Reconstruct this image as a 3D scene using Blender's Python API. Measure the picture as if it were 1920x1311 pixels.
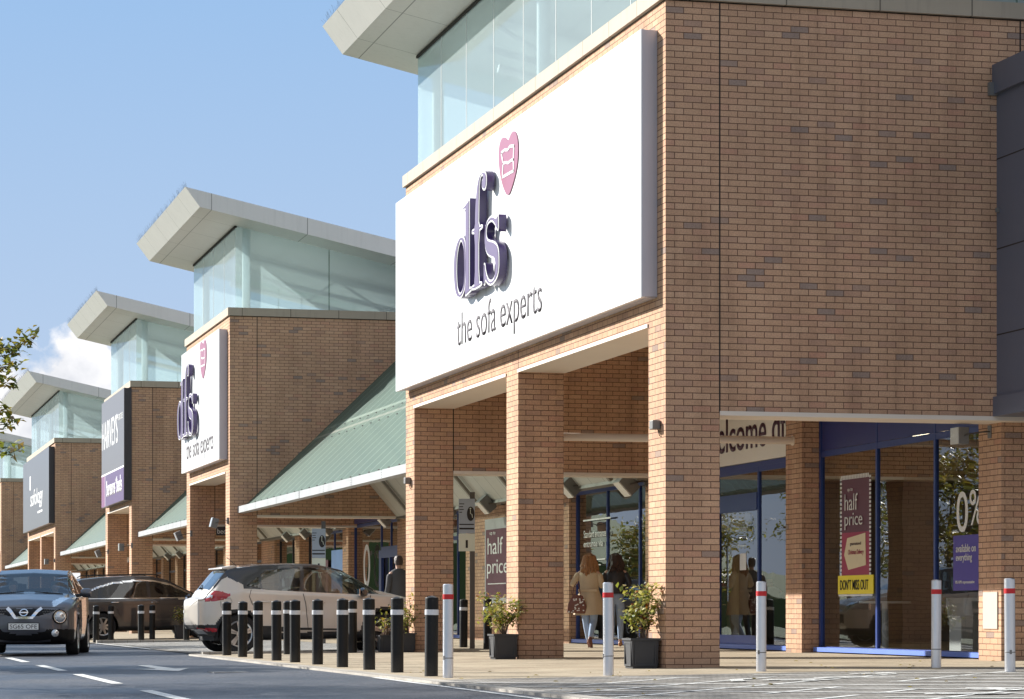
import bpy, bmesh, math, random
import numpy as np
from mathutils import Vector, Matrix
R=math.radians; PI=math.pi
for o in list(bpy.data.objects): bpy.data.objects.remove(o)
SC=bpy.context.scene; COL=SC.collection
# ------------------------------------------------------------------ camera
TH=R(14.45)
cam=bpy.data.cameras.new('camera'); camo=bpy.data.objects.new('camera',cam); COL.objects.link(camo)
camo.location=(-9.697,-30.340,0.654); camo.rotation_euler=(R(90),0,-TH)
cam.sensor_width=36; cam.sensor_fit='HORIZONTAL'; cam.lens=36*5034/1920
cam.shift_x=0; cam.shift_y=(1150-655.5)/1920
cam.clip_end=5000; cam.clip_start=.5
SC.camera=camo
# ------------------------------------------------------------------ light
SUN_AZ=R(41); SUN_EL=R(25)      # azimuth measured from +Y towards -X
sdir=Vector((-math.sin(SUN_AZ)*math.cos(SUN_EL),math.cos(SUN_AZ)*math.cos(SUN_EL),math.sin(SUN_EL)))
sl=bpy.data.lights.new('sun','SUN'); sl.energy=5.0; sl.angle=R(.5); sl.color=(1,.965,.90)
so=bpy.data.objects.new('sun',sl); COL.objects.link(so); so.rotation_euler=sdir.to_track_quat('Z','Y').to_euler()
so.location=(-20,20,30)
W=bpy.data.worlds.new('World'); SC.world=W; W.use_nodes=True
wn=W.node_tree.nodes; wl=W.node_tree.links; wn.clear()
def wnode(t,**k):
    n=wn.new(t)
    for a,b in k.items(): setattr(n,a,b)
    return n
sky=wnode('ShaderNodeTexSky',sky_type='NISHITA'); sky.sun_disc=False; sky.sun_elevation=SUN_EL; sky.sun_rotation=-SUN_AZ
sky.air_density=1.0; sky.dust_density=.6; sky.ozone_density=1.5; sky.altitude=50
bg=wnode('ShaderNodeBackground'); bg.inputs[1].default_value=.15
out=wnode('ShaderNodeOutputWorld')
# cumulus clouds low over the far end of the terrace
tc=wnode('ShaderNodeTexCoord'); sep=wnode('ShaderNodeSeparateXYZ'); wl.new(tc.outputs['Generated'],sep.inputs[0])
def wm(op,a,b=None,c=None,clamp=False):
    n=wnode('ShaderNodeMath',operation=op); n.use_clamp=clamp
    for i,v in enumerate((a,b,c)):
        if v is None: continue
        if isinstance(v,(int,float)): n.inputs[i].default_value=v
        else: wl.new(v,n.inputs[i])
    return n.outputs[0]
az=wm('ARCTAN2',sep.outputs[0],sep.outputs[1]); el=sep.outputs[2]
comb=wnode('ShaderNodeCombineXYZ'); wl.new(az,comb.inputs[0]); wl.new(el,comb.inputs[1])
nz=wnode('ShaderNodeTexNoise'); nz.inputs['Scale'].default_value=55; nz.inputs['Detail'].default_value=9; nz.inputs['Roughness'].default_value=.58
wl.new(comb.outputs[0],nz.inputs[0])
nz2=wnode('ShaderNodeTexNoise'); nz2.inputs['Scale'].default_value=6; nz2.inputs['Detail'].default_value=3
wl.new(comb.outputs[0],nz2.inputs[0])
# outline of the bank: height falls off from its tower (az ~ .105 rad)
d1=wm('DIVIDE',wm('SUBTRACT',az,.0965),.017); bump_=wm('MULTIPLY',wm('POWER',2.718,wm('MULTIPLY',wm('MULTIPLY',d1,d1),-1)),.028)
pl_=wm('MULTIPLY',wm('SUBTRACT',.22,wm('ABSOLUTE',wm('SUBTRACT',az,.05))),.45); t1=wm('ADD',bump_,wm('MINIMUM',.090,pl_))
thr=wm('SUBTRACT',t1,el)
thr=wm('ADD',wm('MULTIPLY',thr,22),wm('MULTIPLY',wm('SUBTRACT',nz.outputs[0],.5),.95))
cl=wm('MULTIPLY',thr,6,clamp=True)
hole=wm('MULTIPLY',wm('SUBTRACT',nz2.outputs[0],.22),8,clamp=True)
cl=wm('MULTIPLY',cl,hole)
mix=wnode('ShaderNodeMixRGB'); wl.new(cl,mix.inputs[0])
# thin haze: evens the clear sky out towards a pale blue, warmer and whiter at the horizon
sc_=wnode('ShaderNodeSeparateColor'); wl.new(sky.outputs[0],sc_.inputs[0]); cc_=wnode('ShaderNodeCombineColor')
ef=wm('MULTIPLY',wm('ABSOLUTE',el),4.2,clamp=True)
for i,(lo,hi) in enumerate(((1.95,1.10),(2.30,1.80),(2.85,2.85))):
    Mx=wm('ADD',lo,wm('MULTIPLY',ef,hi-lo)); x=wm('MULTIPLY',sc_.outputs[i],2.3)
    y=wm('DIVIDE',x,wm('POWER',wm('ADD',1,wm('POWER',wm('DIVIDE',x,Mx),3)),1/3)); wl.new(y,cc_.inputs[i])
wl.new(cc_.outputs[0],mix.inputs[1])
rmp=wnode('ShaderNodeMixRGB'); wl.new(nz.outputs[0],rmp.inputs[0]); rmp.inputs[1].default_value=(1.7,1.85,2.15,1); rmp.inputs[2].default_value=(4.6,4.5,4.45,1)
wl.new(rmp.outputs[0],mix.inputs[2])
nz3=wnode('ShaderNodeTexNoise'); nz3.inputs['Scale'].default_value=3.2; nz3.inputs['Detail'].default_value=6; nz3.inputs['Roughness'].default_value=.55  # unseen clouds added away from the view to brighten and neutralise the fill
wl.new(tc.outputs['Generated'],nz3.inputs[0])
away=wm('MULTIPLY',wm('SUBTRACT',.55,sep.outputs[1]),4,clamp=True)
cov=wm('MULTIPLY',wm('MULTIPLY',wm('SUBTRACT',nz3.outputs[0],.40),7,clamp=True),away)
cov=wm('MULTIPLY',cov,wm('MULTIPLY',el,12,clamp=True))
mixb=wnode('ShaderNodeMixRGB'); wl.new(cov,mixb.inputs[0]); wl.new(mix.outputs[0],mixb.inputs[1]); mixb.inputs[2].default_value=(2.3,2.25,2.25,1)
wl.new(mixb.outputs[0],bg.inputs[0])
wl.new(bg.outputs[0],out.inputs[0])
SC.view_settings.view_transform='Standard'; SC.view_settings.look='None'; SC.view_settings.gamma=1
SC.view_settings.exposure=.98
SC.render.engine='CYCLES'
SC.cycles.max_bounces=10; SC.cycles.transparent_max_bounces=24; SC.cycles.glossy_bounces=5
# ------------------------------------------------------------------ materials
MATS={}
class NT:
    def __init__(s,name):
        m=bpy.data.materials.new(name); m.use_nodes=True; s.m=m; s.n=m.node_tree.nodes; s.l=m.node_tree.links; s.n.clear()
        s.o=s.n.new('ShaderNodeOutputMaterial')
    def node(s,t,**k):
        n=s.n.new(t)
        for a,b in k.items(): setattr(n,a,b)
        return n
    def setin(s,sock,v):
        if isinstance(v,(int,float)): sock.default_value=v
        elif isinstance(v,tuple): sock.default_value=v if len(v)!=3 or sock.type!='RGBA' else v+(1,)
        else: s.l.new(v,sock)
    def math(s,op,a,b=None,c=None,clamp=False):
        n=s.node('ShaderNodeMath',operation=op); n.use_clamp=clamp
        for i,v in enumerate((a,b,c)):
            if v is not None: s.setin(n.inputs[i],v)
        return n.outputs[0]
    def mix(s,f,a,b,mode='MIX'):
        n=s.node('ShaderNodeMixRGB',blend_type=mode); s.setin(n.inputs[0],f); s.setin(n.inputs[1],a); s.setin(n.inputs[2],b); return n.outputs[0]
    def noise(s,vec=None,scale=5,detail=4,rough=.5):
        n=s.node('ShaderNodeTexNoise'); n.inputs['Scale'].default_value=scale; n.inputs['Detail'].default_value=detail; n.inputs['Roughness'].default_value=rough
        if vec is not None: s.l.new(vec,n.inputs['Vector'])
        return n.outputs[0]
    def pos(s):
        g=s.node('ShaderNodeNewGeometry'); return g
    def ramp(s,f,stops):
        n=s.node('ShaderNodeValToRGB'); s.setin(n.inputs[0],f); e=n.color_ramp.elements
        while len(e)<len(stops): e.new(.5)
        for i,(p,c) in enumerate(stops): e[i].position=p; e[i].color=c+(1,) if len(c)==3 else c
        return n.outputs[0]
    def bsdf(s,color,rough=.5,metal=0,bump=None,bstr=.3,bdist=.01,spec=.5,coat=0,trans=0,ior=1.5,emis=None,estr=0):
        b=s.node('ShaderNodeBsdfPrincipled'); s.setin(b.inputs['Base Color'],color); s.setin(b.inputs['Roughness'],rough); s.setin(b.inputs['Metallic'],metal)
        b.inputs['Specular IOR Level'].default_value=spec; b.inputs['Coat Weight'].default_value=coat; b.inputs['Coat Roughness'].default_value=.04
        b.inputs['Transmission Weight'].default_value=trans; b.inputs['IOR'].default_value=ior
        if emis: b.inputs['Emission Color'].default_value=emis+(1,); b.inputs['Emission Strength'].default_value=estr
        if bump is not None:
            bp=s.node('ShaderNodeBump'); bp.inputs['Strength'].default_value=bstr; bp.inputs['Distance'].default_value=bdist; s.l.new(bump,bp.inputs['Height']); s.l.new(bp.outputs[0],b.inputs['Normal'])
        s.b=b; return b.outputs[0]
    def done(s,sh):
        s.l.new(sh,s.o.inputs[0]); return s.m
def simple(name,color,rough=.5,metal=0,var=.08,scale=6,bump=0,spec=.5,coat=0,emis=None,estr=0):
    t=NT(name); g=t.pos(); n=t.noise(g.outputs['Position'],scale,5,.6)
    lo=tuple(c*(1-var) for c in color); hi=tuple(min(1,c*(1+var)) for c in color)
    c=t.mix(n,lo,hi)
    sh=t.bsdf(c,rough,metal,bump=(t.noise(g.outputs['Position'],scale*8,3) if bump else None),bstr=bump,bdist=.01,spec=spec,coat=coat,emis=emis,estr=estr)
    return t.done(sh)
def brick(name,dark=1.0):
    t=NT(name); g=t.pos(); sp=t.node('ShaderNodeSeparateXYZ'); t.l.new(g.outputs['Position'],sp.inputs[0])
    sn=t.node('ShaderNodeSeparateXYZ'); t.l.new(g.outputs['True Normal'],sn.inputs[0])
    ax=t.math('GREATER_THAN',t.math('ABSOLUTE',sn.outputs[0]),.5)
    u=t.math('ADD',t.math('MULTIPLY',sp.outputs[0],t.math('SUBTRACT',1,ax)),t.math('MULTIPLY',t.math('ADD',sp.outputs[1],.04),ax))
    v=t.math('DIVIDE',t.math('ADD',sp.outputs[2],3.03),.075)
    row=t.math('FLOOR',v); fv=t.math('FRACT',v)
    uu=t.math('ADD',t.math('DIVIDE',u,.225),t.math('MULTIPLY',t.math('FRACT',t.math('MULTIPLY',row,.5)),1.0))
    col=t.math('FLOOR',uu); fu=t.math('FRACT',uu)
    du=t.math('MULTIPLY',t.math('SUBTRACT',.5,t.math('ABSOLUTE',t.math('SUBTRACT',fu,.5))),.225)
    dv=t.math('MULTIPLY',t.math('SUBTRACT',.5,t.math('ABSOLUTE',t.math('SUBTRACT',fv,.5))),.075)
    wob=t.math('MULTIPLY',t.math('SUBTRACT',t.noise(g.outputs['Position'],40,2),.5),.003)
    d=t.math('ADD',t.math('MINIMUM',du,dv),wob)
    m=t.math('MULTIPLY',t.math('SUBTRACT',d,.0042),700,clamp=True)   # 1 = brick, 0 = mortar
    cv=t.node('ShaderNodeCombineXYZ'); t.l.new(col,cv.inputs[0]); t.l.new(row,cv.inputs[1]); t.l.new(ax,cv.inputs[2])
    wnz=t.node('ShaderNodeTexWhiteNoise',noise_dimensions='3D'); t.l.new(cv.outputs[0],wnz.inputs['Vector'])
    a=wnz.outputs['Value']
    wn2=t.node('ShaderNodeTexWhiteNoise',noise_dimensions='3D'); va=t.node('ShaderNodeVectorMath',operation='ADD'); t.l.new(cv.outputs[0],va.inputs[0]); va.inputs[1].default_value=(17.3,5.1,2.2); t.l.new(va.outputs[0],wn2.inputs['Vector'])
    b=wn2.outputs['Value']
    k=dark
    base=t.ramp(a,[(0,(.49*k,.298*k,.190*k)),(.35,(.54*k,.335*k,.214*k)),(.6,(.51*k,.305*k,.197*k)),(.85,(.565*k,.36*k,.235*k)),(1,(.50*k,.275*k,.185*k))])
    grey=t.ramp(b,[(0,(.31*k,.225*k,.185*k)),(.03,(.33*k,.24*k,.195*k)),(.04,(.46*k,.28*k,.19*k)),(1,(.50*k,.31*k,.20*k))])
    isg=t.math('LESS_THAN',b,.11)
    c=t.mix(isg,base,grey)
    big=t.noise(g.outputs['Position'],.55,4,.6)
    fine=t.noise(g.outputs['Position'],60,4,.7)
    c=t.mix(1,c,t.ramp(big,[(.3,(.84,.84,.84)),(.7,(1.08,1.07,1.06))]),'MULTIPLY')
    c=t.mix(1,c,t.ramp(fine,[(.25,(.70,.70,.70)),(.75,(1.26,1.26,1.26))]),'MULTIPLY')
    sv=t.node('ShaderNodeVectorMath',operation='MULTIPLY'); t.l.new(g.outputs['Position'],sv.inputs[0]); sv.inputs[1].default_value=(3.2,3.2,.35)
    stk=t.noise(sv.outputs[0],1,5,.65); c=t.mix(1,c,t.ramp(stk,[(.30,(.80,.79,.78)),(.5,(1,1,1)),(.75,(1.07,1.07,1.07))]),'MULTIPLY')
    sal=t.math('MULTIPLY',t.math('SUBTRACT',t.noise(sv.outputs[0],2.3,6,.75),.66,clamp=True),3.5,clamp=True); c=t.mix(t.math('MULTIPLY',sal,.5),c,(.62,.52,.42))
    # damp dirt towards the foot of the wall and pale bloom streaks
    low=t.math('SUBTRACT',1,t.math('DIVIDE',sp.outputs[2],.35),clamp=True)
    c=t.mix(t.math('MULTIPLY',low,.35),c,(.2*k,.14*k,.1*k))
    mort=t.mix(t.noise(g.outputs['Position'],25,3),(.105*k,.058*k,.038*k),(.18*k,.105*k,.07*k))
    c=t.mix(m,mort,c)
    h=t.math('ADD',t.math('MULTIPLY',m,1.0),t.math('MULTIPLY',fine,.25))
    sh=t.bsdf(c,.88,bump=h,bstr=.55,bdist=.006,spec=.25)
    return t.done(sh)
def panel_mat(name,color,rough=.4,metal=.3,step=2.33,axis='XY',var=.06,streak=0):
    t=NT(name); g=t.pos(); sp=t.node('ShaderNodeSeparateXYZ'); t.l.new(g.outputs['Position'],sp.inputs[0])
    f=None
    for i,s in ((0,step),(1,step)):
        if 'XYZ'[i] not in axis: continue
        fr=t.math('FRACT',t.math('DIVIDE',t.math('ADD',sp.outputs[i],50.7 if i==0 else .8+100*step),s))
        l=t.math('LESS_THAN',t.math('ABSOLUTE',t.math('SUBTRACT',fr,.5)),.009/s)
        f=l if f is None else t.math('MAXIMUM',f,l)
    n=t.noise(g.outputs['Position'],1.3,5,.6)
    c=t.mix(n,tuple(x*(1-var) for x in color),tuple(x*(1+var) for x in color))
    if streak:
        sc=t.node('ShaderNodeVectorMath',operation='MULTIPLY'); t.l.new(g.outputs['Position'],sc.inputs[0]); sc.inputs[1].default_value=(9,9,.6)
        c=t.mix(t.math('MULTIPLY',t.math('SUBTRACT',t.noise(sc.outputs[0],1,4,.7),.52,clamp=True),streak*4,clamp=True),c,tuple(x*.55 for x in color))
    c=t.mix(f,c,tuple(x*.35 for x in color)) if f is not None else c
    return t.done(t.bsdf(c,rough,metal,bump=n,bstr=.12,bdist=.05))
def glass_mat(name,tint=(.9,.95,.95),milky=.0,milk=(.8,.9,.9),k=1.5,f0=.05,rough=0.0,dark=0.0,wavy=0,cap=.9):
    t=NT(name); g=t.pos()
    tr=t.node('ShaderNodeBsdfTransparent'); tr.inputs[0].default_value=tint+(1,)
    gl=t.node('ShaderNodeBsdfGlossy'); gl.inputs['Roughness'].default_value=rough; gl.inputs[0].default_value=(1,1,1,1)
    dt=t.node('ShaderNodeVectorMath',operation='DOT_PRODUCT'); t.l.new(g.outputs['Incoming'],dt.inputs[0]); t.l.new(g.outputs['Normal'],dt.inputs[1])
    c=t.math('SUBTRACT',1,t.math('ABSOLUTE',dt.outputs['Value'])); fr=t.math('MINIMUM',t.math('MULTIPLY',k,t.math('ADD',f0,t.math('MULTIPLY',1-f0,t.math('POWER',c,5)))),cap)
    if wavy:
        bp=t.node('ShaderNodeBump'); bp.inputs['Strength'].default_value=wavy; bp.inputs['Distance'].default_value=.02
        t.l.new(t.noise(g.outputs['Position'],.9,2,.4),bp.inputs['Height']); t.l.new(bp.outputs[0],gl.inputs['Normal'])
    base=tr.outputs[0]
    if milky:
        df=t.node('ShaderNodeBsdfDiffuse'); df.inputs[0].default_value=milk+(1,)
        tl=t.node('ShaderNodeBsdfTranslucent'); tl.inputs[0].default_value=milk+(1,)
        ms0=t.node('ShaderNodeMixShader'); ms0.inputs[0].default_value=.5; t.l.new(df.outputs[0],ms0.inputs[1]); t.l.new(tl.outputs[0],ms0.inputs[2])
        ms=t.node('ShaderNodeMixShader'); ms.inputs[0].default_value=milky; t.l.new(base,ms.inputs[1]); t.l.new(ms0.outputs[0],ms.inputs[2]); base=ms.outputs[0]
    if dark:
        df=t.node('ShaderNodeBsdfDiffuse'); df.inputs[0].default_value=(.01,.012,.014,1)
        ms=t.node('ShaderNodeMixShader'); ms.inputs[0].default_value=dark; t.l.new(base,ms.inputs[1]); t.l.new(df.outputs[0],ms.inputs[2]); base=ms.outputs[0]
    m2=t.node('ShaderNodeMixShader'); t.l.new(fr,m2.inputs[0]); t.l.new(base,m2.inputs[1]); t.l.new(gl.outputs[0],m2.inputs[2])
    return t.done(m2.outputs[0])
def car_paint(name,color,metal=.5,rough=.3,flake=.1):
    t=NT(name); g=t.pos(); n=t.noise(g.outputs['Position'],350,2)
    c=t.mix(n,tuple(x*(1-flake) for x in color),tuple(x*(1+flake) for x in color))
    low=t.noise(g.outputs['Position'],3,4)
    return t.done(t.bsdf(c,t.math('ADD',rough,t.math('MULTIPLY',low,.08)),metal,coat=.9))
M=dict(
 brick=brick('buff_brick',1.11),
 coping=panel_mat('stone_coping',(.42,.355,.275),.75,0,1.2,'XY',.1,.35),
 soffit=simple('cream_soffit_board',(.76,.67,.58),.6,var=.05,scale=2),
 white=simple('white_paint',(.80,.80,.79),.4,var=.03,scale=2),
 rooftop=panel_mat('roof_cladding',(.70,.685,.665),.42,.1,2.33,'XY',.05,.2),
  glass=glass_mat('lantern_glass',(.80,.91,.92),.44,(.74,.86,.88),k=.55,f0=.05,wavy=.02,cap=.3),
 shopglass=glass_mat('shop_window_glass',(.66,.69,.68),0,k=1.45,f0=.05,wavy=.12),
 doorglass=glass_mat('door_glass',(.6,.62,.6)),
 bluepaint=simple('blue_frame_paint',(.018,.048,.21),.35,var=.1,scale=4),
 bluelight=simple('pale_blue_sill',(.13,.22,.62),.4,var=.08,scale=4),
 bluepanel=simple('blue_panel',(.012,.03,.17),.3,var=.15,scale=2),
 darkjoint=simple('joint_sealant',(.035,.028,.024),.9),
 canopy=None,
 galv=panel_mat('galvanised_gutter',(.38,.39,.40),.5,.35,1.0,'',.25),
 underside=panel_mat('canopy_lining',(.52,.51,.46),.6,0,.85,'Y',.05),
 lining_dark=simple('lining_beam',(.22,.20,.17),.6),
 signwhite=panel_mat('sign_white_face',(.86,.86,.86),.3,0,1.18,'Y',.015),
 signside=panel_mat('sign_side_metal',(.50,.50,.56),.45,.3,5,'',.08),
 logodark=simple('logo_purple_side',(.065,.045,.14),.25,var=.08),
 logolil=simple('logo_lilac_face',(.125,.088,.19),.4,var=.06),
 logowhite=simple('logo_white_outline',(.9,.9,.9),.4,var=.01),
 pink=simple('heart_pink',(.34,.115,.19),.35,var=.04),
 textgrey=simple('sign_text_grey',(.045,.035,.05),.7,var=.05),
 signgrey=simple('sign_grey_face',(.17,.162,.17),.3,var=.03),
 signgrey2=simple('sign_blue_grey_face',(.145,.15,.17),.3,var=.03),
 signpurple=simple('sign_purple_face',(.13,.075,.185),.3,var=.04),
 signpink=simple('sign_pink_face',(.26,.10,.22),.3,var=.04),
 signblack=simple('sign_dark_side',(.028,.028,.036),.4,var=.1),
 cladding=panel_mat('grey_metal_cladding',(.14,.155,.21),.45,.3,50,'',.06),
 plum=simple('plum_lettering',(.06,.015,.04),.5),
 cream=simple('cream_fascia',(.84,.80,.73),.55,var=.03),
 blackplastic=simple('black_bollard_plastic',(.006,.006,.0065),.42,var=.25,scale=20,bump=.05,spec=.25), blackmatt=simple('matt_black_plastic',(.006,.006,.007),.6,spec=.2),
 band=simple('reflective_band',(.62,.63,.66),.4,var=.05),
 steel=simple('brushed_steel',(.70,.70,.72),.33,1,var=.06,scale=15),
 redband=simple('red_band',(.55,.012,.015),.4),
 concrete=None, black=simple('black',(.008,.008,.009),.5),
 floodgrey=simple('floodlight_grey',(.16,.155,.15),.5,var=.1),
 floodglass=simple('floodlight_lens',(.55,.56,.54),.2,coat=.5),
 planter=simple('planter_lead_grey',(.035,.036,.04),.55,var=.2,scale=8),
 soil=simple('soil',(.04,.028,.02),1),
 bark=simple('bark',(.13,.10,.075),.9,var=.3,scale=12,bump=.5),
 postgrey=simple('post_grey',(.10,.095,.09),.45,.3),
 plateyel=simple('plate_pale_yellow',(.72,.64,.34),.4), platewhite=simple('plate_white',(.78,.80,.80),.4),
 tyre=simple('tyre_rubber',(.013,.013,.014),.8,var=.3,scale=30,bump=.2),
 rim=simple('alloy_rim',(.55,.55,.56),.28,.9), chrome=simple('chrome',(.8,.81,.83),.08,1,var=.02),
 cladd=simple('black_car_cladding',(.018,.019,.021),.6,var=.15,scale=20),
 lampclear=simple('clear_lamp_lens',(.62,.66,.70),.08,.6,var=.25,scale=30,coat=1),
 lampred=simple('red_lamp_lens',(.38,.006,.012),.12,var=.35,scale=14,coat=1),
 carglass=glass_mat('car_glass',(.48,.54,.54),0,k=1.5,dark=.08),
 carglassd=glass_mat('tinted_car_glass',(.22,.24,.26),0,k=1.5,dark=.35),
 seat=simple('car_seat_fabric',(.05,.05,.055),.8), 
 floorin=simple('shop_floor',(.16,.13,.10),.45), wallin=simple('shop_wall_inside',(.20,.165,.13),.8,var=.2,scale=.7),
 posterwine=simple('poster_wine',(.11,.018,.034),.45,var=.15,scale=1.5), posterred=simple('poster_crimson',(.34,.015,.055),.45),
 posteryel=simple('poster_yellow',(.90,.72,.02),.45,var=.02), posterviol=simple('poster_violet',(.07,.045,.30),.45,var=.1),
 tag=simple('gift_tag_paper',(.72,.60,.38),.6), frame=simple('poster_frame',(.50,.50,.48),.4,.3),
 signblue=simple('parking_sign_blue_grey',(.36,.43,.52),.5), signpale=simple('parking_sign_pale',(.70,.76,.66),.5),
 skin=simple('skin',(.55,.33,.24),.5,var=.06), hairblond=simple('auburn_blond_hair',(.32,.15,.055),.55,var=.45,scale=40,bump=.5),
 hairdark=simple('dark_brown_hair',(.045,.022,.016),.45,var=.4,scale=40,bump=.5), hairgrey=simple('grey_hair',(.22,.21,.2),.7),
 coat=simple('beige_coat_cloth',(.56,.44,.29),.85,var=.12,scale=9,bump=.3), jacket=simple('black_leather_jacket',(.022,.022,.027),.35,var=.3,scale=10,bump=.4),
 denim=simple('pale_blue_denim',(.32,.42,.58),.9,var=.2,scale=14,bump=.2), brownleather=simple('brown_leather',(.16,.055,.035),.45,var=.3),
 tanshoe=simple('tan_shoe',(.45,.22,.10),.5), greyshirt=simple('dark_grey_shirt',(.07,.07,.075),.85,var=.15), greycloth=simple('pale_grey_cloth',(.35,.35,.36),.85),
 yellowcol=simple('cream_column',(.55,.50,.33),.5,var=.1), paper=simple('white_card',(.75,.74,.70),.6),
)
def scuffed(name,c,c2):
    t=NT(name); g=t.pos(); sp=t.node('ShaderNodeSeparateXYZ'); t.l.new(g.outputs['Position'],sp.inputs[0]); n=t.noise(g.outputs['Position'],9,6,.75); n2=t.noise(g.outputs['Position'],60,3,.7)
    low=t.math('SUBTRACT',1,t.math('DIVIDE',t.math('ADD',sp.outputs[2],.05),.22),clamp=True)
    f=t.math('ADD',t.math('MULTIPLY',t.math('SUBTRACT',n,.58,clamp=True),3),t.math('MULTIPLY',low,.55),clamp=True)
    return t.done(t.bsdf(t.mix(t.math('MULTIPLY',f,n2),c,c2),t.math('ADD',.38,t.math('MULTIPLY',n,.2)),spec=.3))
def canopy_mat():
    t=NT('green_canopy_glass'); g=t.pos(); sp=t.node('ShaderNodeSeparateXYZ'); t.l.new(g.outputs['Position'],sp.inputs[0])
    y=sp.outputs[1]
    fr=t.math('FRACT',t.math('DIVIDE',y,.92)); rib=t.math('LESS_THAN',t.math('ABSOLUTE',t.math('SUBTRACT',fr,.5)),.022)
    z=sp.outputs[2]; jt=t.math('LESS_THAN',t.math('ABSOLUTE',t.math('SUBTRACT',z,4.95)),.035)
    sc=t.node('ShaderNodeVectorMath',operation='MULTIPLY'); t.l.new(g.outputs['Position'],sc.inputs[0]); sc.inputs[1].default_value=(.35,3.5,.35)
    st=t.noise(sc.outputs[0],1.2,5,.65); n=t.noise(g.outputs['Position'],30,4,.7)
    c=t.mix(st,(.085,.160,.130),(.165,.255,.212)); c=t.mix(1,c,t.ramp(n,[(.3,(.82,.82,.82)),(.7,(1.12,1.12,1.12))]),'MULTIPLY')
    c=t.mix(t.math('MULTIPLY',rib,.75),c,(.32,.37,.34)); c=t.mix(t.math('MULTIPLY',jt,.7),c,(.45,.47,.40))
    sh=t.bsdf(c,.42,0,bump=rib,bstr=.5,bdist=.02,spec=.4)
    tr=t.node('ShaderNodeBsdfTransparent'); tr.inputs[0].default_value=(.86,.93,.88,1); ms=t.node('ShaderNodeMixShader'); t.setin(ms.inputs[0],t.math('MULTIPLY',.48,t.math('SUBTRACT',1,t.math('MULTIPLY',rib,.5)))); t.l.new(sh,ms.inputs[1]); t.l.new(tr.outputs[0],ms.inputs[2])
    return t.done(ms.outputs[0])
M['canopy']=canopy_mat()
def asphalt():
    t=NT('asphalt'); g=t.pos(); P=g.outputs['Position']
    n1=t.noise(P,.35,5,.6); n2=t.noise(P,48,3,.8); n3=t.noise(P,4,5,.6)
    c=t.ramp(n2,[(.34,(.016,.018,.024)),(.54,(.048,.054,.070)),(.70,(.36,.37,.40))])
    c=t.mix(1,c,t.ramp(n1,[(.35,(.62,.62,.64)),(.65,(1.15,1.15,1.15))]),'MULTIPLY')
    wet=t.math('MULTIPLY',t.math('SUBTRACT',n1,.40,clamp=True),5,clamp=True)
    r=t.math('ADD',.34,t.math('MULTIPLY',wet,.22)); r=t.math('ADD',r,t.math('MULTIPLY',n3,.15))
    sh=t.bsdf(c,r,bump=n2,bstr=.5,bdist=.006,spec=.5); return t.done(sh)
def slabs(name,c1,c2,su,sv,mort=(.14,.12,.09),gap=.006,off=.5,herr=False):
    t=NT(name); g=t.pos(); P=g.outputs['Position']
    bt=t.node('ShaderNodeTexBrick'); t.l.new(P,bt.inputs['Vector']); bt.offset=off
    bt.inputs['Color1'].default_value=c1+(1,); bt.inputs['Color2'].default_value=c2+(1,); bt.inputs['Mortar'].default_value=mort+(1,)
    bt.inputs['Scale'].default_value=1; bt.inputs['Brick Width'].default_value=su; bt.inputs['Row Height'].default_value=sv; bt.inputs['Mortar Size'].default_value=gap; bt.inputs['Mortar Smooth'].default_value=.1
    n=t.noise(P,.8,5,.65); n2=t.noise(P,45,3,.7)
    c=t.mix(1,bt.outputs[0],t.ramp(n,[(.3,(.72,.71,.70)),(.7,(1.12,1.12,1.12))]),'MULTIPLY')
    c=t.mix(1,c,t.ramp(n2,[(.3,(.8,.8,.8)),(.7,(1.15,1.15,1.15))]),'MULTIPLY')
    return t.done(t.bsdf(c,.85,bump=t.math('ADD',t.math('SUBTRACT',1,bt.outputs[1]),t.math('MULTIPLY',n2,.5)),bstr=.6,bdist=.008,spec=.15))
def worn_paint(name,c):
    t=NT(name); g=t.pos(); P=g.outputs['Position']; n=t.noise(P,9,6,.75)
    col=t.mix(t.math('MULTIPLY',t.math('SUBTRACT',n,.50,clamp=True),5,clamp=True),c,tuple(x*.35 for x in c))
    return t.done(t.bsdf(col,.6,bump=t.noise(P,90,3),bstr=.3,bdist=.004))
M['blackplastic']=scuffed('black_bollard_plastic',(.006,.006,.0065),(.10,.09,.075))
M['asphalt']=asphalt()
M['slab']=slabs('buff_paving',(.40,.33,.24),(.46,.39,.285),.45,.45,(.22,.18,.13),.004)
M['block']=slabs('grey_block_paving',(.20,.188,.17),(.36,.34,.31),.20,.10,(.075,.07,.065),.006)
M['edging']=slabs('concrete_edging',(.40,.37,.33),(.47,.44,.39),.30,.915,(.15,.13,.11),.006,0)
M['paint']=worn_paint('white_road_paint',(.74,.74,.71))
M['grass']=simple('grass',(.05,.09,.025),.9,var=.4,scale=3)
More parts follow.
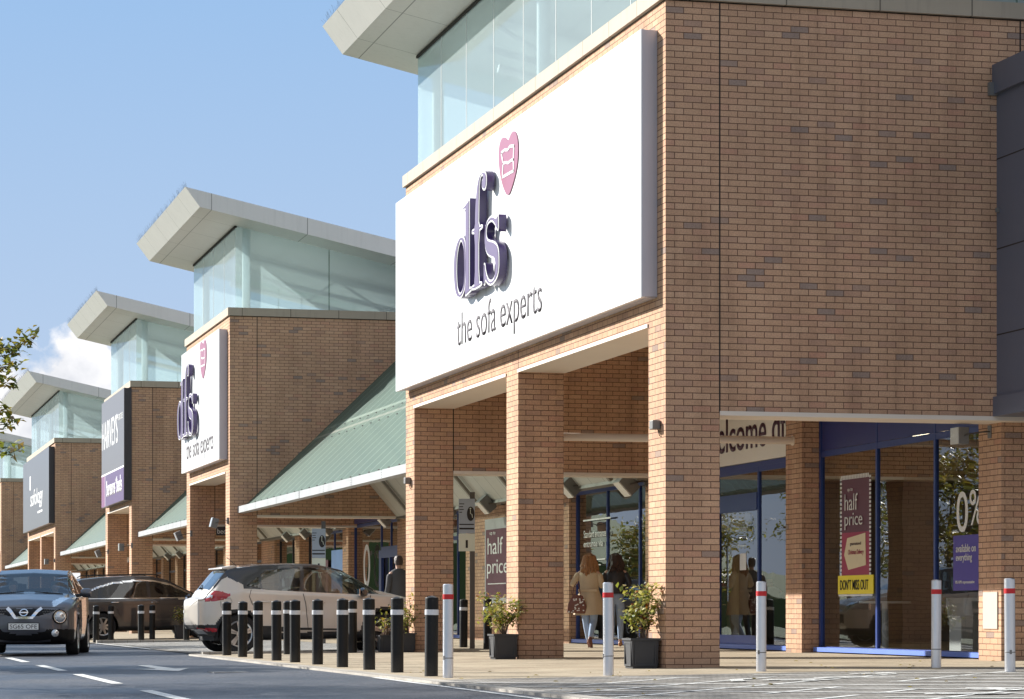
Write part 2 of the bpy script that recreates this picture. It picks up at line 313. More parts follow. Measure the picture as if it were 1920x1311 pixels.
# ------------------------------------------------------------------ helpers
def link(name,me,parent=None,mat=None,smooth=False,keepmats=False):
    o=bpy.data.objects.new(name,me); COL.objects.link(o)
    if mat is not None: me.materials.clear(); me.materials.append(M[mat] if isinstance(mat,str) else mat)
    if smooth: me.polygons.foreach_set('use_smooth',[True]*len(me.polygons))
    if parent is not None: o.parent=parent
    return o
def tag(o,label=None,cat=None,group=None,kind=None):
    if label: o['label']=label
    if cat: o['category']=cat
    if group: o['group']=group
    if kind: o['kind']=kind
    return o
def thing(name,label,cat,loc=(0,0,0),rz=0,group=None):
    o=bpy.data.objects.new(name,None); COL.objects.link(o); o.location=loc; o.rotation_euler=(0,0,rz); o.empty_display_size=.3
    return tag(o,label,cat,group)
def dup(root,loc=None,rz=None,label=None,group=None,scale=None):
    r=root.copy(); COL.objects.link(r)
    if loc is not None: r.location=loc
    if rz is not None: r.rotation_euler=(0,0,rz)
    if label: r['label']=label
    if group: r['group']=group
    if scale: r.scale=scale
    for ch in list(root.children):
        c=ch.copy(); COL.objects.link(c); c.parent=r
        for gch in list(ch.children):
            d=gch.copy(); COL.objects.link(d); d.parent=c
    return r
class MB:
    def __init__(s): s.v=[]; s.f=[]
    def quad(s,a,b,c,d): i=len(s.v); s.v+= [a,b,c,d]; s.f.append((i,i+1,i+2,i+3)); return s
    def poly(s,pts): i=len(s.v); s.v+=list(pts); s.f.append(tuple(range(i,i+len(pts)))); return s
    def box(s,x0,x1,y0,y1,z0,z1,rot=None,piv=None):
        i=len(s.v); p=[(x0,y0,z0),(x1,y0,z0),(x1,y1,z0),(x0,y1,z0),(x0,y0,z1),(x1,y0,z1),(x1,y1,z1),(x0,y1,z1)]
        if rot is not None:
            pv=Vector(piv if piv else ((x0+x1)/2,(y0+y1)/2,(z0+z1)/2)); p=[tuple(pv+rot@(Vector(q)-pv)) for q in p]
        s.v+=p; s.f+=[(i+a,i+b,i+c,i+d) for a,b,c,d in ((0,3,2,1),(4,5,6,7),(0,1,5,4),(1,2,6,5),(2,3,7,6),(3,0,4,7))]; return s
    def prism(s,pts,axis,a,b):   # pts 2D polygon, extruded along axis a..b
        def P(p,t):
            return (t,p[0],p[1]) if axis=='X' else ((p[0],t,p[1]) if axis=='Y' else (p[0],p[1],t))
        i=len(s.v); n=len(pts); s.v+=[P(p,a) for p in pts]+[P(p,b) for p in pts]
        s.f.append(tuple(i+k for k in range(n))[::-1]); s.f.append(tuple(i+n+k for k in range(n)))
        for k in range(n): s.f.append((i+k,i+(k+1)%n,i+n+(k+1)%n,i+n+k))
        return s
    def tube(s,pts,rad,n=10,cap=True):
        pts=[Vector(p) for p in pts]; rad=rad if isinstance(rad,(list,tuple)) else [rad]*len(pts)
        i0=len(s.v); up=None
        for k,p in enumerate(pts):
            d=(pts[min(k+1,len(pts)-1)]-pts[max(k-1,0)]).normalized()
            if up is None: up=d.orthogonal().normalized()
            up=(up-d*up.dot(d)).normalized(); w=d.cross(up)
            for j in range(n):
                a=2*PI*j/n; s.v.append(tuple(p+(up*math.cos(a)+w*math.sin(a))*rad[k]))
        for k in range(len(pts)-1):
            for j in range(n):
                a=i0+k*n+j; b=i0+k*n+(j+1)%n; s.f.append((a,b,b+n,a+n))
        if cap: s.f.append(tuple(i0+j for j in range(n))[::-1]); s.f.append(tuple(i0+(len(pts)-1)*n+j for j in range(n)))
        return s
    def lathe(s,prof,n=24,c=(0,0,0),axis='Z',cap=True):
        i0=len(s.v)
        for r,z in prof:
            for j in range(n):
                a=2*PI*j/n; x,y=r*math.cos(a),r*math.sin(a)
                s.v.append((c[0]+x,c[1]+y,c[2]+z) if axis=='Z' else (c[0]+x,c[1]+z,c[2]+y))
        for k in range(len(prof)-1):
            for j in range(n):
                a=i0+k*n+j; b=i0+k*n+(j+1)%n; s.f.append((a,b,b+n,a+n))
        if cap: s.f.append(tuple(i0+j for j in range(n))[::-1]); s.f.append(tuple(i0+(len(prof)-1)*n+j for j in range(n)))
        return s
    def mesh(s,name):
        me=bpy.data.meshes.new(name); me.from_pydata([tuple(v) for v in s.v],[],s.f); me.update()
        bm=bmesh.new(); bm.from_mesh(me); bmesh.ops.recalc_face_normals(bm,faces=bm.faces); bm.to_mesh(me); bm.free(); return me
    def build(s,name,mat,parent=None,smooth=False,bevel=0):
        me=s.mesh(name)
        if bevel:
            bm=bmesh.new(); bm.from_mesh(me); bmesh.ops.bevel(bm,geom=[e for e in bm.edges],offset=bevel,segments=2,affect='EDGES',profile=.5); bm.to_mesh(me); bm.free()
        o=link(name,me,parent,mat)
        if smooth:
            me.polygons.foreach_set('use_smooth',[True]*len(me.polygons))
            try: me.set_sharp_from_angle(angle=R(35))
            except Exception: pass
        return o
SL=.0145
def gz(x): return SL*x
def fill_curve(name,polys,extrude,mat,parent,matrix,offset=0):
    cu=bpy.data.curves.new(name,'CURVE'); cu.dimensions='2D'; cu.fill_mode='BOTH'; cu.extrude=extrude; cu.offset=offset
    for pts in polys:
        sp=cu.splines.new('POLY'); sp.points.add(len(pts)-1); sp.use_cyclic_u=True
        for p,q in zip(sp.points,pts): p.co=(q[0],q[1],0,1)
    return curve_to_obj(cu,name,mat,parent,matrix)
def curve_to_obj(cu,name,mat,parent,matrix):
    tmp=bpy.data.objects.new('tmp',cu); COL.objects.link(tmp); dg=bpy.context.evaluated_depsgraph_get(); dg.update()
    me=bpy.data.meshes.new_from_object(tmp.evaluated_get(dg)); bpy.data.objects.remove(tmp)
    me.transform(matrix); o=link(name,me,parent,mat); o.data.name=name; return o
def text(name,body,w,h,mat,parent,matrix,extrude=.004,thin=0,align='L',slant=0,space=1.0):
    """text fitted in a box w x h, lower-left of the box at matrix origin"""
    cu=bpy.data.curves.new(name,'FONT'); cu.body=body; cu.size=1; cu.offset=thin; cu.space_character=space; cu.shear=slant; cu.resolution_u=6
    tmp=bpy.data.objects.new('tmp',cu); COL.objects.link(tmp); dg=bpy.context.evaluated_depsgraph_get(); dg.update()
    me=bpy.data.meshes.new_from_object(tmp.evaluated_get(dg)); bpy.data.objects.remove(tmp)
    a=np.zeros(len(me.vertices)*3); me.vertices.foreach_get('co',a); a=a.reshape(-1,3)
    mn=a.min(0); mx=a.max(0); sx=w/(mx[0]-mn[0]); sy=h/(mx[1]-mn[1])
    me.transform(Matrix.Translation((-mn[0],-mn[1],0))); me.transform(Matrix.Diagonal((sx,sy,1,1)))
    if extrude:
        bm=bmesh.new(); bm.from_mesh(me); r=bmesh.ops.extrude_face_region(bm,geom=bm.faces[:]); vs=[g for g in r['geom'] if isinstance(g,bmesh.types.BMVert)]
        bmesh.ops.translate(bm,verts=vs,vec=(0,0,extrude)); bmesh.ops.recalc_face_normals(bm,faces=bm.faces); bm.to_mesh(me); bm.free()
    me.transform(matrix); return link(name,me,parent,mat)
def MX(X,Y,Z,s=1):   # board facing -X: local x -> -Y, y -> Z, z -> -X
    return Matrix(((0,0,-1,X),(-s,0,0,Y),(0,s,0,Z),(0,0,0,1)))
def chaikin(p,n=2):
    for _ in range(n):
        q=[]
        for i in range(len(p)):
            a,b=p[i],p[(i+1)%len(p)]; q+=[(a[0]*.75+b[0]*.25,a[1]*.75+b[1]*.25),(a[0]*.25+b[0]*.75,a[1]*.25+b[1]*.75)]
        p=q
    return p
# ------------------------------------------------------------------ ground (one gently falling plane, z = .0145 x)
def sheet(name,poly,off,mat,kind='structure',label=None):
    mb=MB(); mb.poly([(x,y,gz(x)+off) for x,y in poly]); o=mb.build(name,mat)
    if kind: o['kind']=kind
    return o
sheet('ground',[(-1500,-400),(300,-400),(300,2500),(-1500,2500)],-.012,'asphalt')
sheet('pavement',[(-3.42,-2.75),(14,-2.75),(14,15.0),(-3.42,15.0)],.000,'slab')
sheet('pavement',[(-3.42,33.2),(14,33.2),(14,140),(-3.42,140)],.000,'slab')
sheet('pavement',[(.9,15.0),(14,15.0),(14,33.2),(.9,33.2)],.000,'slab')
sheet('block_paving',[(-3.42,-14),(14,-14),(14,-2.75),(-3.42,-2.75)],.001,'block')
sheet('block_paving',[(-3.42,15.0),(.9,15.0),(.9,33.2),(-3.42,33.2)],.001,'block')
def ribbon(name,pts,w,off,mat,th=0):
    mb=MB()
    for (x0,y0),(x1,y1) in zip(pts,pts[1:]):
        d=Vector((x1-x0,y1-y0)); n=Vector((-d.y,d.x)).normalized()*w/2
        mb.poly([(x0-n.x,y0-n.y,gz(x0-n.x)+off),(x1-n.x,y1-n.y,gz(x1-n.x)+off),(x1+n.x,y1+n.y,gz(x1+n.x)+off),(x0+n.x,y0+n.y,gz(x0+n.x)+off)])
    o=mb.build(name,mat); o['kind']='structure'; return o
kb=MB(); kb.box(-3.66,-3.42,-14,15.0,-.2,gz(-3.5)+.012); o=kb.build('kerb','edging'); o['kind']='structure'
kb=MB(); kb.box(-3.66,-3.42,33.2,140,-.2,gz(-3.5)+.012); o=kb.build('kerb','edging'); o['kind']='structure'
kb=MB(); kb.box(-3.42,.9,33.0,33.2,-.2,.02); kb.box(-3.42,.9,15.0,15.15,-.2,.0); o=kb.build('kerb','edging'); o['kind']='structure'
# lane dashes, arrow, edge line
for y0,y1 in ((-13.5,-9.9),(-7.6,-3.9),(-1.3,3.3),(5.4,9.3),(11.9,16.0),(18,22),(24,28)):
    ribbon('lane_marking',[(-6.6,y0),(-6.6,y1)],.13,-.007,'paint')
a=MB(); ax,ay=-5.22,7.7
a.poly([(x,y,gz(x)-.007) for x,y in ((ax-.42,5.6),(ax-.05,3.9),(ax+.30,5.5),(ax+.10,5.4),(ax+.05,7.8),(ax-.12,7.8),(ax-.14,5.45))]); o=a.build('arrow_marking','paint'); o['kind']='structure'
ribbon('edge_line',[(-3.95,-14),(-3.72,-1.0)],.07,-.007,'paint')
ribbon('edge_line',[(-3.45,22),(-3.45,33)],.10,.004,'paint')
# worn white hatching on the block paving
def hatch(name,segs,w,off=.005):
    mb=MB()
    for x0,y0,x1,y1 in segs:
        d=Vector((x1-x0,y1-y0)); n=Vector((-d.y,d.x)).normalized()*w/2
        mb.poly([(x0-n.x,y0-n.y,gz(x0-n.x)+off),(x1-n.x,y1-n.y,gz(x1-n.x)+off),(x1+n.x,y1+n.y,gz(x1+n.x)+off),(x0+n.x,y0+n.y,gz(x0+n.x)+off)])
    o=mb.build(name,'paint'); o['kind']='structure'; return o
rnd=random.Random(4); sa=[];sb_=[]
for k in range(-4,14):
    for fam,lst in ((1.08,sa),(-1.08,sb_)):
        # line y = -3 - ... crossing at equal steps; broken into worn fragments
        x=-3.35; c0=-4.2-1.35*k if fam<0 else -7.0-1.35*k+2
        while x<6.5:
            L_=rnd.uniform(.5,1.5); x1=min(x+L_,6.5); y0=c0+fam*(x+3.35); y1=c0+fam*(x1+3.35)
            if -13.5<min(y0,y1) and max(y0,y1)<-3.15 and rnd.random()<.86: lst.append((x,y0,x1,y1))
            x=x1+(rnd.uniform(.1,.4) if rnd.random()<.35 else 0)
hatch('hatched_marking',sa,.075,.005); hatch('hatched_marking',sb_,.075,.0085)
pa=[]
for x,y in ((-.98,-5.3),(-.55,-5.65),(.15,-5.05),(-.75,-9.9),(-.1,-9.25),(1.6,-7.4),(2.6,-5.6),(.9,-4.0)):
    for q in range(4): pa.append((x+rnd.uniform(-.3,.3),y+rnd.uniform(-.4,.4),x+rnd.uniform(-.3,.3)+.25,y+rnd.uniform(-.4,.4)))
hatch('hatched_marking',pa,.13,.012)
sg=[(-3.2,15.6+1.45*k,.7,15.75+1.45*k) for k in range(12)]
hatch('hatched_marking',sg,.32)
# ------------------------------------------------------------------ gabled shop units
TOP=7.92; BEAM=3.05; LINT=4.14; P=.675; XE=10.6; ROOFE=9.9
def soff(x): return 10.39-.2165*(x+.885)
def rtop(x): return 10.86-.2145*(x+1.24)
def unit(Yg,W,mids,label,tube=False,near=False):
    t=thing('gabled_brick_unit',label,'building',(0,Yg,0),group='gabled units along the terrace')
    g0=-.35
    mb=MB(); mb.box(0,P,0,W,LINT,TOP); mb.build('front_wall','brick',t)
    mb=MB(); mb.box(P,XE,0,P,BEAM,TOP); mb.build('side_wall','brick',t)
    mb=MB(); mb.box(P,XE,W-P,W,BEAM,TOP); mb.build('side_wall','brick',t)
    for y in [0]+mids+[W-P]:
        mb=MB(); mb.box(0,P,y,y+P,g0,LINT); mb.build('pillar','brick',t)
    # movement joints
    mb=MB()
    for y in (-.003,W-P-.003): mb.box(P-.009,P+.009,y,y+.01,BEAM if y<0 else BEAM,TOP-.005)
    mb.box(4.55,4.57,-.003,.01,BEAM+2,TOP-.005)
    for y in [m+(.0) for m in mids]: mb.box(-.003,.01,y-.008,y+.008,LINT+.02,4.43)
    mb.build('movement_joint','darkjoint',t)
    # soffit boards
    ys=[0]+mids+[W-P]
    for a,b in zip(ys,ys[1:]):
        mb=MB(); mb.box(-.012,P+.02,a+P,b,LINT-.028,LINT-.002); mb.box(-.018,-.004,a+P,b,LINT-.034,LINT+.012); mb.build('soffit_board','soffit',t)
    for y in (0,W-P):
        mb=MB(); mb.box(P,XE,y-.012,y+P+.012,BEAM-.035,BEAM-.002); mb.box(P,XE,y-.02,y-.006,BEAM-.04,BEAM+.012); mb.build('soffit_board','soffit',t)
    mb=MB(); mb.box(P,XE-.02,P,W-P,5.9,6.0); mb.build('ceiling','soffit',t)
    # coping
    mb=MB(); mb.box(-.05,.34,-.05,W+.05,TOP+.014,8.13); mb.box(.34,XE,-.05,.34,TOP+.014,8.13); mb.box(.34,XE,W-.34,W+.05,TOP+.014,8.13); c=mb.build('coping','coping',t,bevel=0)
    mb=MB(); mb.box(.02,P,.02,W-.02,TOP,TOP+.014); mb.box(P,XE,.02,.3,TOP,TOP+.014); mb.box(P,XE,W-.3,W-.02,TOP,TOP+.014); mb.build('bed_joint','darkjoint',t)
    mb=MB(); mb.box(.36,XE,.36,W-.36,7.80,7.86); mb.build('bounce_deck','white',t)  # unseen white deck added inside the lantern to bounce light
    # wedge roof
    o=1.13
    mb=MB(); mb.prism([(-1.24,rtop(-1.24)),(-.885,soff(-.885)),(ROOFE,soff(ROOFE)),(ROOFE,rtop(ROOFE))],'Y',-o,W+o); rf=mb.build('wedge_roof','rooftop',t)
    sp=MB(); rr=random.Random(7)
    for k in range(int((W+2*o)/.09)):
        y=-o+.05+k*.09; 
        for q in range(2):
            sp.tube([(-1.19,y,10.85),(-1.19+rr.uniform(-.10,.06),y+rr.uniform(-.06,.06),10.85+rr.uniform(.10,.18))],.0014,3,False)
    sp.build('bird_spikes','floodgrey',rf)['kind']='stuff'
    # lantern glass
    X0=.17; ins=.19; Yn=ins; Yf=W-ins
    mb=MB(); mb.quad((X0,Yn,8.12),(X0,Yf,8.12),(X0,Yf,soff(X0)-.005),(X0,Yn,soff(X0)-.005)); gf=mb.build('lantern_glass_front','glass',t)
    n=max(2,round((Yf-Yn)/1.76))
    for k in range(1,n):
        y=Yn+(Yf-Yn)*k/n; MB().box(X0-.004,X0+.004,y-.007,y+.007,8.12,soff(X0)-.01).build('glass_joint','white',gf)
    for y in (Yn,Yf):
        mb=MB(); mb.poly([(X0,y,8.12),(9.4,y,8.12),(9.4,y,soff(9.4)-.005),(X0,y,soff(X0)-.005)]); gs=mb.build('lantern_glass_side','glass',t)
        for x in (2.5,4.6,6.7,8.8):
            if soff(x)>8.2: MB().box(x-.012,x+.012,y-.006,y+.006,8.12,soff(x)-.01).build('glass_joint','canopy',gs)
    mb=MB(); mb.box(X0-.03,X0+.03,Yn-.02,Yf+.02,soff(X0)-.05,soff(X0)-.008); mb.build('head_channel','darkjoint',t)
    # inner frame of the lantern: corner columns, mid columns, raking trusses
    for y in (Yn+.22,)+((W*.5,) if W>10 else ())+(Yf-.22,):
        mb=MB(); mb.tube([(X0+.30,y,7.86),(X0+.30,y,soff(X0+.3))],.10,14); mb.build('lantern_column','white',t,True)
    for y in (W*.3,W*.72) if W>10 else (W*.5,):
        mb=MB()
        mb.tube([(.6,y,soff(.6)-.12),(9.2,y,soff(9.2)-.02)],.07,8); mb.tube([(.6,y,9.2),(6.2,y,8.0)],.07,8); mb.tube([(.55,y,soff(.6)-.2),(2.6,y,8.8),(3.4,y,soff(3.4)-.1),(5.2,y,8.25),(6,y,soff(6)-.1)],.045,6)
        mb.box(.5,9.2,y+.5,y+.58,8.85,8.97,Matrix.Rotation(.2,3,'Y'),(4,y,8.9)); mb.build('roof_truss','white',t)
    if tube:
        mb=MB(); mb.tube([(P-.3,mids[0]+.71,3.245),(4.455,mids[0]+.71,3.245)],.058,16); mb.tube([(4.43,mids[0]+.71,3.245),(4.46,mids[0]+.71,3.245)],.075,16); mb.build('tie_tube','soffit',t,True)
    return t
U=[(0,14.56,[6.93],'nearest brick gable unit, with wide white sign board and tall corner pillar',True),
   (34.95,7.95,[],'narrow brick gable unit behind the green canopy, carrying the second white sign',False),
   (56.3,8.1,[],'narrow brick gable unit with the grey and purple sign board',False),
   (85.25,15.6,[7.4],'brick gable unit with the blue grey sign board, far down the terrace',False),
   (120.5,8.0,[],'farthest brick gable unit at the left edge of the photo',False)]
units=[unit(*u[:4],tube=u[4]) for u in U]
# ------------------------------------------------------------------ green canopies between the units
def canopy(y0,y1,label):
    t=thing('sloping_canopy',label,'canopy',(0,y0,0),group='green canopies between the gabled units'); L=y1-y0
    s=.965; ex,ez=.30,3.22; tx=4.95; tz=ez+s*(tx-ex)
    mb=MB(); mb.prism([(ex,ez),(tx,tz),(tx+.06,tz-.08),(ex+.06,ez-.06)],'Y',.004,L-.004); mb.build('glazed_roof_slope','canopy',t)
    g=MB(); rr=random.Random(int(y0)); n=max(3,int(L/2.6)); 
    for k in range(n):
        a=L*k/n; b=L*(k+1)/n; d=rr.uniform(-.006,.006)
        g.prism([(.19+d,3.105),(.34,3.09),(.36,3.20),(.34,3.262),(.19+d,3.262)],'Y',a+.006,b-.006)
    gu=g.build('gutter','galv',t)
    f=MB()
    for k in range(n):
        a=L*k/n
        for q in (.0,.05,.1,.15): f.box(.183,.19,a+.05,a+.062,3.12+q*.9,3.128+q*.9)
    f.build('rivets','darkjoint',gu)['kind']='stuff'
    cl=MB(); 
    for k in range(int(L/.92)):
        y=(math.ceil(y0/.92)+k)*.92-y0+.46-.92
        if .1<y<L-.1:
            for z in (3.33,4.8,5.1): 
                x=ex+(z-ez)/s; cl.box(x-.018,x+.006,y-.040,y-.024,z-.006,z+.014); cl.box(x-.018,x+.006,y+.024,y+.040,z-.006,z+.014)
    cl.build('glazing_clips','floodgrey',t)['kind']='stuff'
    # lining that slopes back down to the shop wall
    mb=MB(); mb.prism([(4.18,3.03),(2.36,5.17),(2.42,5.24),(4.26,3.09)],'Y',.004,L-.004); mb.build('sloping_lining','underside',t)
    mb=MB(); mb.prism([(4.13,2.99),(4.44,2.99),(4.44,3.09),(4.18,3.09)],'Y',.004,L-.004); mb.build('lining_edge','lining_dark',t)
    k=0; y=1.4
    while y<L-.5:
        mb=MB(); mb.prism([(4.10,3.06),(2.34,5.13),(2.30,5.09),(4.05,3.02)],'Y',y-.06,y+.06); mb.build('lining_rib','lining_dark',t); y+=3.4
    return t
canopy(14.56,34.95,'large green glazed canopy between the nearest and second gables')
canopy(42.9,56.3,'green glazed canopy just behind the second white sign')
canopy(64.4,85.25,'green glazed canopy left of the grey and purple sign board')
canopy(100.85,120.5,'farthest green glazed canopy above the roof of the oncoming car')
# main roof slab behind
mb=MB()
for a,b in ((14.57,34.94),(42.91,56.29),(64.41,85.24),(100.86,120.49)): mb.box(5.0,10.5,a,b,7.4,7.6)
o=mb.build('flat_roof','rooftop'); tag(o,'flat roof deck behind the green canopies','roof')
# grey clad bay on the right
t=thing('clad_bay','dark grey metal clad bay projecting at the right edge','building',(4.245,0,0))
mb=MB(); mb.box(.0,5,-7,-.004,3.22,7.22); b0=mb.build('cladding','cladding',t)
MB().box(-.06,5.05,-7.05,-.002,7.0,7.36).build('top_trim','cladding',t); MB().box(-.05,5.05,-7.05,-.002,3.06,3.30).build('bottom_trim','cladding',t)
mb=MB()
for z in (4.05,5.1,6.2): mb.box(-.004,.01,-7,-.01,z,z+.015)
mb.build('panel_joint','darkjoint',t)
mb=MB(); mb.box(-.12,-.01,-.06,.0,6.98,7.14); mb.box(-.045,-.005,-.10,-.06,5.55,5.6); mb.build('fixing_bracket','floodgrey',t)
# ------------------------------------------------------------------ shopfront behind the pillars
WX=4.75
def window(par,y0,y1,mull,trans,X,zt=3.6,zb=.16,frame='bluepaint',pane='shopglass',sill=True,x=.032):
    w=MB(); e=.07
    w.box(X-x,X+x,y0,y0+e,.06,zt); w.box(X-x,X+x,y1-e,y1,.06,zt); w.box(X-x+.003,X+x-.003,y0+e,y1-e,zt-e,zt); w.box(X-x+.003,X+x-.003,y0+e,y1-e,.09,zb)
    for m in mull: w.box(X-x+.006,X+x-.006,m-.03,m+.03,zb,zt-e)
    for z,a,b in trans: w.box(X-x+.009,X+x-.009,a,b,z-.045,z+.045)
    f=w.build('window',frame,par)
    p=MB(); p.quad((X,y0+e,zb),(X,y1-e,zb),(X,y1-e,zt-e),(X,y0+e,zt-e)); p.build('pane',pane,f)
    if sill:
        s=MB(); s.box(X-x-.10,X-x+.02,y0+.02,y1-.02,.085,.15); s.build('sill','bluelight',f)
    return f
def front(name,label,y): return thing(name,label,'shopfront',(0,0,0),group='shopfronts along the arcade')
def pier(par,y0,y1,x0=4.42,x1=4.80,z1=3.6): mb=MB(); mb.box(x0,x1,y0,y1,-.1,z1); mb.build('brick_pier','brick',par)
s1=thing('shopfront','blue framed shopfront recessed under the nearest gable','shopfront')
pier(s1,.31,.98,4.45,9.5,BEAM-.04+.6); pier(s1,7.28,7.96,4.45,4.82,4.2); pier(s1,13.35,15.0,4.42,4.82,3.6)
window(s1,.98,7.26,[3.0,5.04],[(3.02,1.05,7.19)],WX,4.2)
mb=MB(); mb.box(WX-.02,WX-.012,1.05,2.965,3.07,4.13); mb.box(WX-.02,WX-.012,3.035,5.005,3.07,4.13); mb.box(WX-.02,WX-.012,5.075,7.19,3.07,4.13); mb.build('blue_spandrel','bluepanel',s1)
window(s1,7.97,13.35,[9.97,12.0],[(2.95,8.04,13.28),(2.42,9.97,13.3),(2.52,9.97,13.3)],WX,3.06)
mb=MB(); mb.box(WX-.03,WX+.03,10.0,13.3,.07,.30); mb.box(WX-.04,WX-.005,10.0,13.3,2.30,2.58); mb.box(WX-.03,WX+.02,11.9,12.1,.3,2.4); dr=mb.build('door','bluepanel',s1); MB().tube([(WX-.10,11.82,.85),(WX-.10,11.82,1.75)],.018,8).build('handle','chrome',dr,True); MB().tube([(WX-.10,12.18,.85),(WX-.10,12.18,1.75)],.018,8).build('handle','chrome',dr,True); MB().box(WX-.006,WX-.002,10.6,10.9,1.35,1.62).build('sticker','paper',dr)
mb=MB(); mb.box(WX-.06,WX+.1,7.97,13.35,3.07,4.6); fs=mb.build('fascia_panel','cream',s1)
text('lettering','welcome dfs',4.08,.56,'plum',fs,MX(WX-.066,12.42,3.28),.006,.004)
mb=MB(); mb.box(WX,WX+.2,1.0,7.9,4.205,5.9); mb.box(WX,WX+.2,7.97,13.9,4.605,5.9); mb.build('upper_wall','brick',s1)
s2=thing('shopfront','brick wall and blue framed windows under the large green canopy','shopfront')
window(s2,15.0,20.1,[15.94,17.99],[],4.62,3.02)
mb=MB(); mb.box(4.45,4.8,20.1,28.75,-.1,3.05); mb.build('brick_wall','brick',s2)
window(s2,28.75,34.2,[30.2,32.2],[(2.4,28.8,34.1)],4.62,3.02); pier(s2,34.2,36.15,4.44,4.8,3.3)
mb=MB(); mb.box(4.46,4.8,14.6,34.9,3.05,7.4); mb.build('upper_wall','cream',s2)
s3=thing('shopfront','blue framed shopfront and door under the second gable','shopfront')
window(s3,36.15,42.55,[38.95,37.7],[(3.05,36.2,42.5),(2.35,36.2,38.9)],4.62,3.6)
mb=MB(); mb.box(4.53,4.60,36.3,36.5,.1,2.3); mb.box(4.53,4.60,38.6,38.9,.1,2.3); mb.box(4.53,4.60,36.5,38.6,2.1,2.3); mb.box(4.53,4.60,37.5,37.62,.1,2.1); mb.build('door','bluepaint',s3)
mb=MB(); mb.box(4.52,4.545,36.22,42.48,3.10,3.53); mb.build('blue_spandrel','bluepanel',s3)
pier(s3,42.55,43.4,4.42,4.8,3.3)
s4=thing('shopfront','mixed windows and brick piers under the second green canopy','shopfront')
window(s4,43.4,48.1,[45.6],[],4.62,3.02); pier(s4,48.1,48.6,4.5,4.8,3.05); pier(s4,49.7,50.5,4.30,4.8,3.05)
window(s4,48.6,49.7,[],[],4.62,3.02,frame='signblack',sill=False); window(s4,50.5,55,[52.6],[],4.62,3.02,frame='signblack',sill=False); pier(s4,55,57.6,4.42,4.8,3.05)
mb=MB(); mb.box(4.46,4.8,42.9,56.2,3.05,7.4); mb.build('upper_wall','cream',s4)
s5=thing('shopfront','far row of dark windows and brick piers beyond the third gable','shopfront')
y=57.6
while y<118:
    pier(s5,y+2.6,y+3.3,4.35,4.8,3.05); window(s5,y,y+2.6,[],[(2.4,y,y+2.6)],4.62,3.05,frame='signblack',sill=False); pier(s5,y+3.3,y+4.6,4.5,4.8,3.05); y+=4.6
mb=MB(); mb.box(4.46,4.8,57.6,121,3.055,7.4); mb.build('upper_wall','cream',s5)
# interiors
it=thing('shop_interior','dim furnished shop interior seen behind the blue framed glass','interior',(0,0,0))
mb=MB(); mb.quad((4.8,.9,.09),(14,.9,.09),(14,120,.09),(4.8,120,.09)); mb.build('floor','floorin',it)
mb=MB(); mb.box(13.9,14,.8,120,0,3.9); mb.build('back_wall','wallin',it)
mb=MB(); mb.quad((4.85,.9,3.75),(14,.9,3.75),(14,120,3.75),(4.85,120,3.75)); mb.build('ceiling','wallin',it)
mb=MB()
for y in (1.0,14.8,20.6,35,43,57.4,80,100): mb.box(4.85,13.9,y,y+.15,.09,3.74)
mb.build('partition','wallin',it)
mb=MB(); 
for y in (4,8.5,12): mb.box(7,9,y,y+.12,3.66,3.70)
lt=mb.build('ceiling_light',simple('lit_strip',(.9,.88,.8),emis=(1,.85,.6),estr=5),it)
col=thing('cream_column','cream column with a small card on top just inside the door','column',(5.7,14.0,.09))
mb=MB(); mb.lathe([(.16,0),(.13,.05),(.11,.1),(.11,1.75),(.15,1.8)],20); mb.build('shaft','yellowcol',col,True)
mb=MB(); mb.box(-.34,.34,-.012,.012,1.98,2.32,Matrix.Rotation(.15,3,'Z')); mb.build('card','paper',col)
def pedestal(x,y,label,z=.09,r=.38,h=.74):
    t=thing('pedestal_table',label,'table',(x,y,z)); MB().lathe([(.26,0),(.26,.02),(.05,.05),(.05,h-.03)],20).build('stem','white',t,True); MB().lathe([(r,h-.03),(r,h)],28).build('table_top','white',t,True)
pedestal(5.5,6.6,'white pedestal table behind the yellow strip in the blue framed window')
pedestal(6.3,2.6,'white pedestal table behind the violet poster')
t=thing('tub_chair','white tub chair inside the middle window pane','chair',(5.9,4.6,.09))
MB().lathe([(.22,0),(.22,.02),(.03,.04),(.03,.38)],18).build('stem','chrome',t,True)
mb=MB(); prof=[]
for k in range(13):
    a=R(-120+20*k)
    for (r,z) in ((.24,.40),(.30,.46),(.34,.62),(.35,.78)): prof.append((r*math.cos(a),r*math.sin(a),z))
mb.v=prof
for k in range(12):
    for j in range(3): a=k*4+j; mb.f.append((a,a+4,a+5,a+1))
o=mb.build('shell','white',t,True); md=o.modifiers.new('s','SOLIDIFY'); md.thickness=.02
MB().lathe([(.0,.38),(.26,.40),(.26,.45),(.0,.46)],18).build('seat','greycloth',t,True)
t=thing('display_plinth','white display plinth low in the middle window pane','plinth',(5.6,3.9,.09)); MB().box(-.18,.18,-.2,.2,0,.5).build('block','white',t,bevel=.01); MB().box(-.2,.2,-.22,.22,.5,.53).build('top','white',t,bevel=.005)
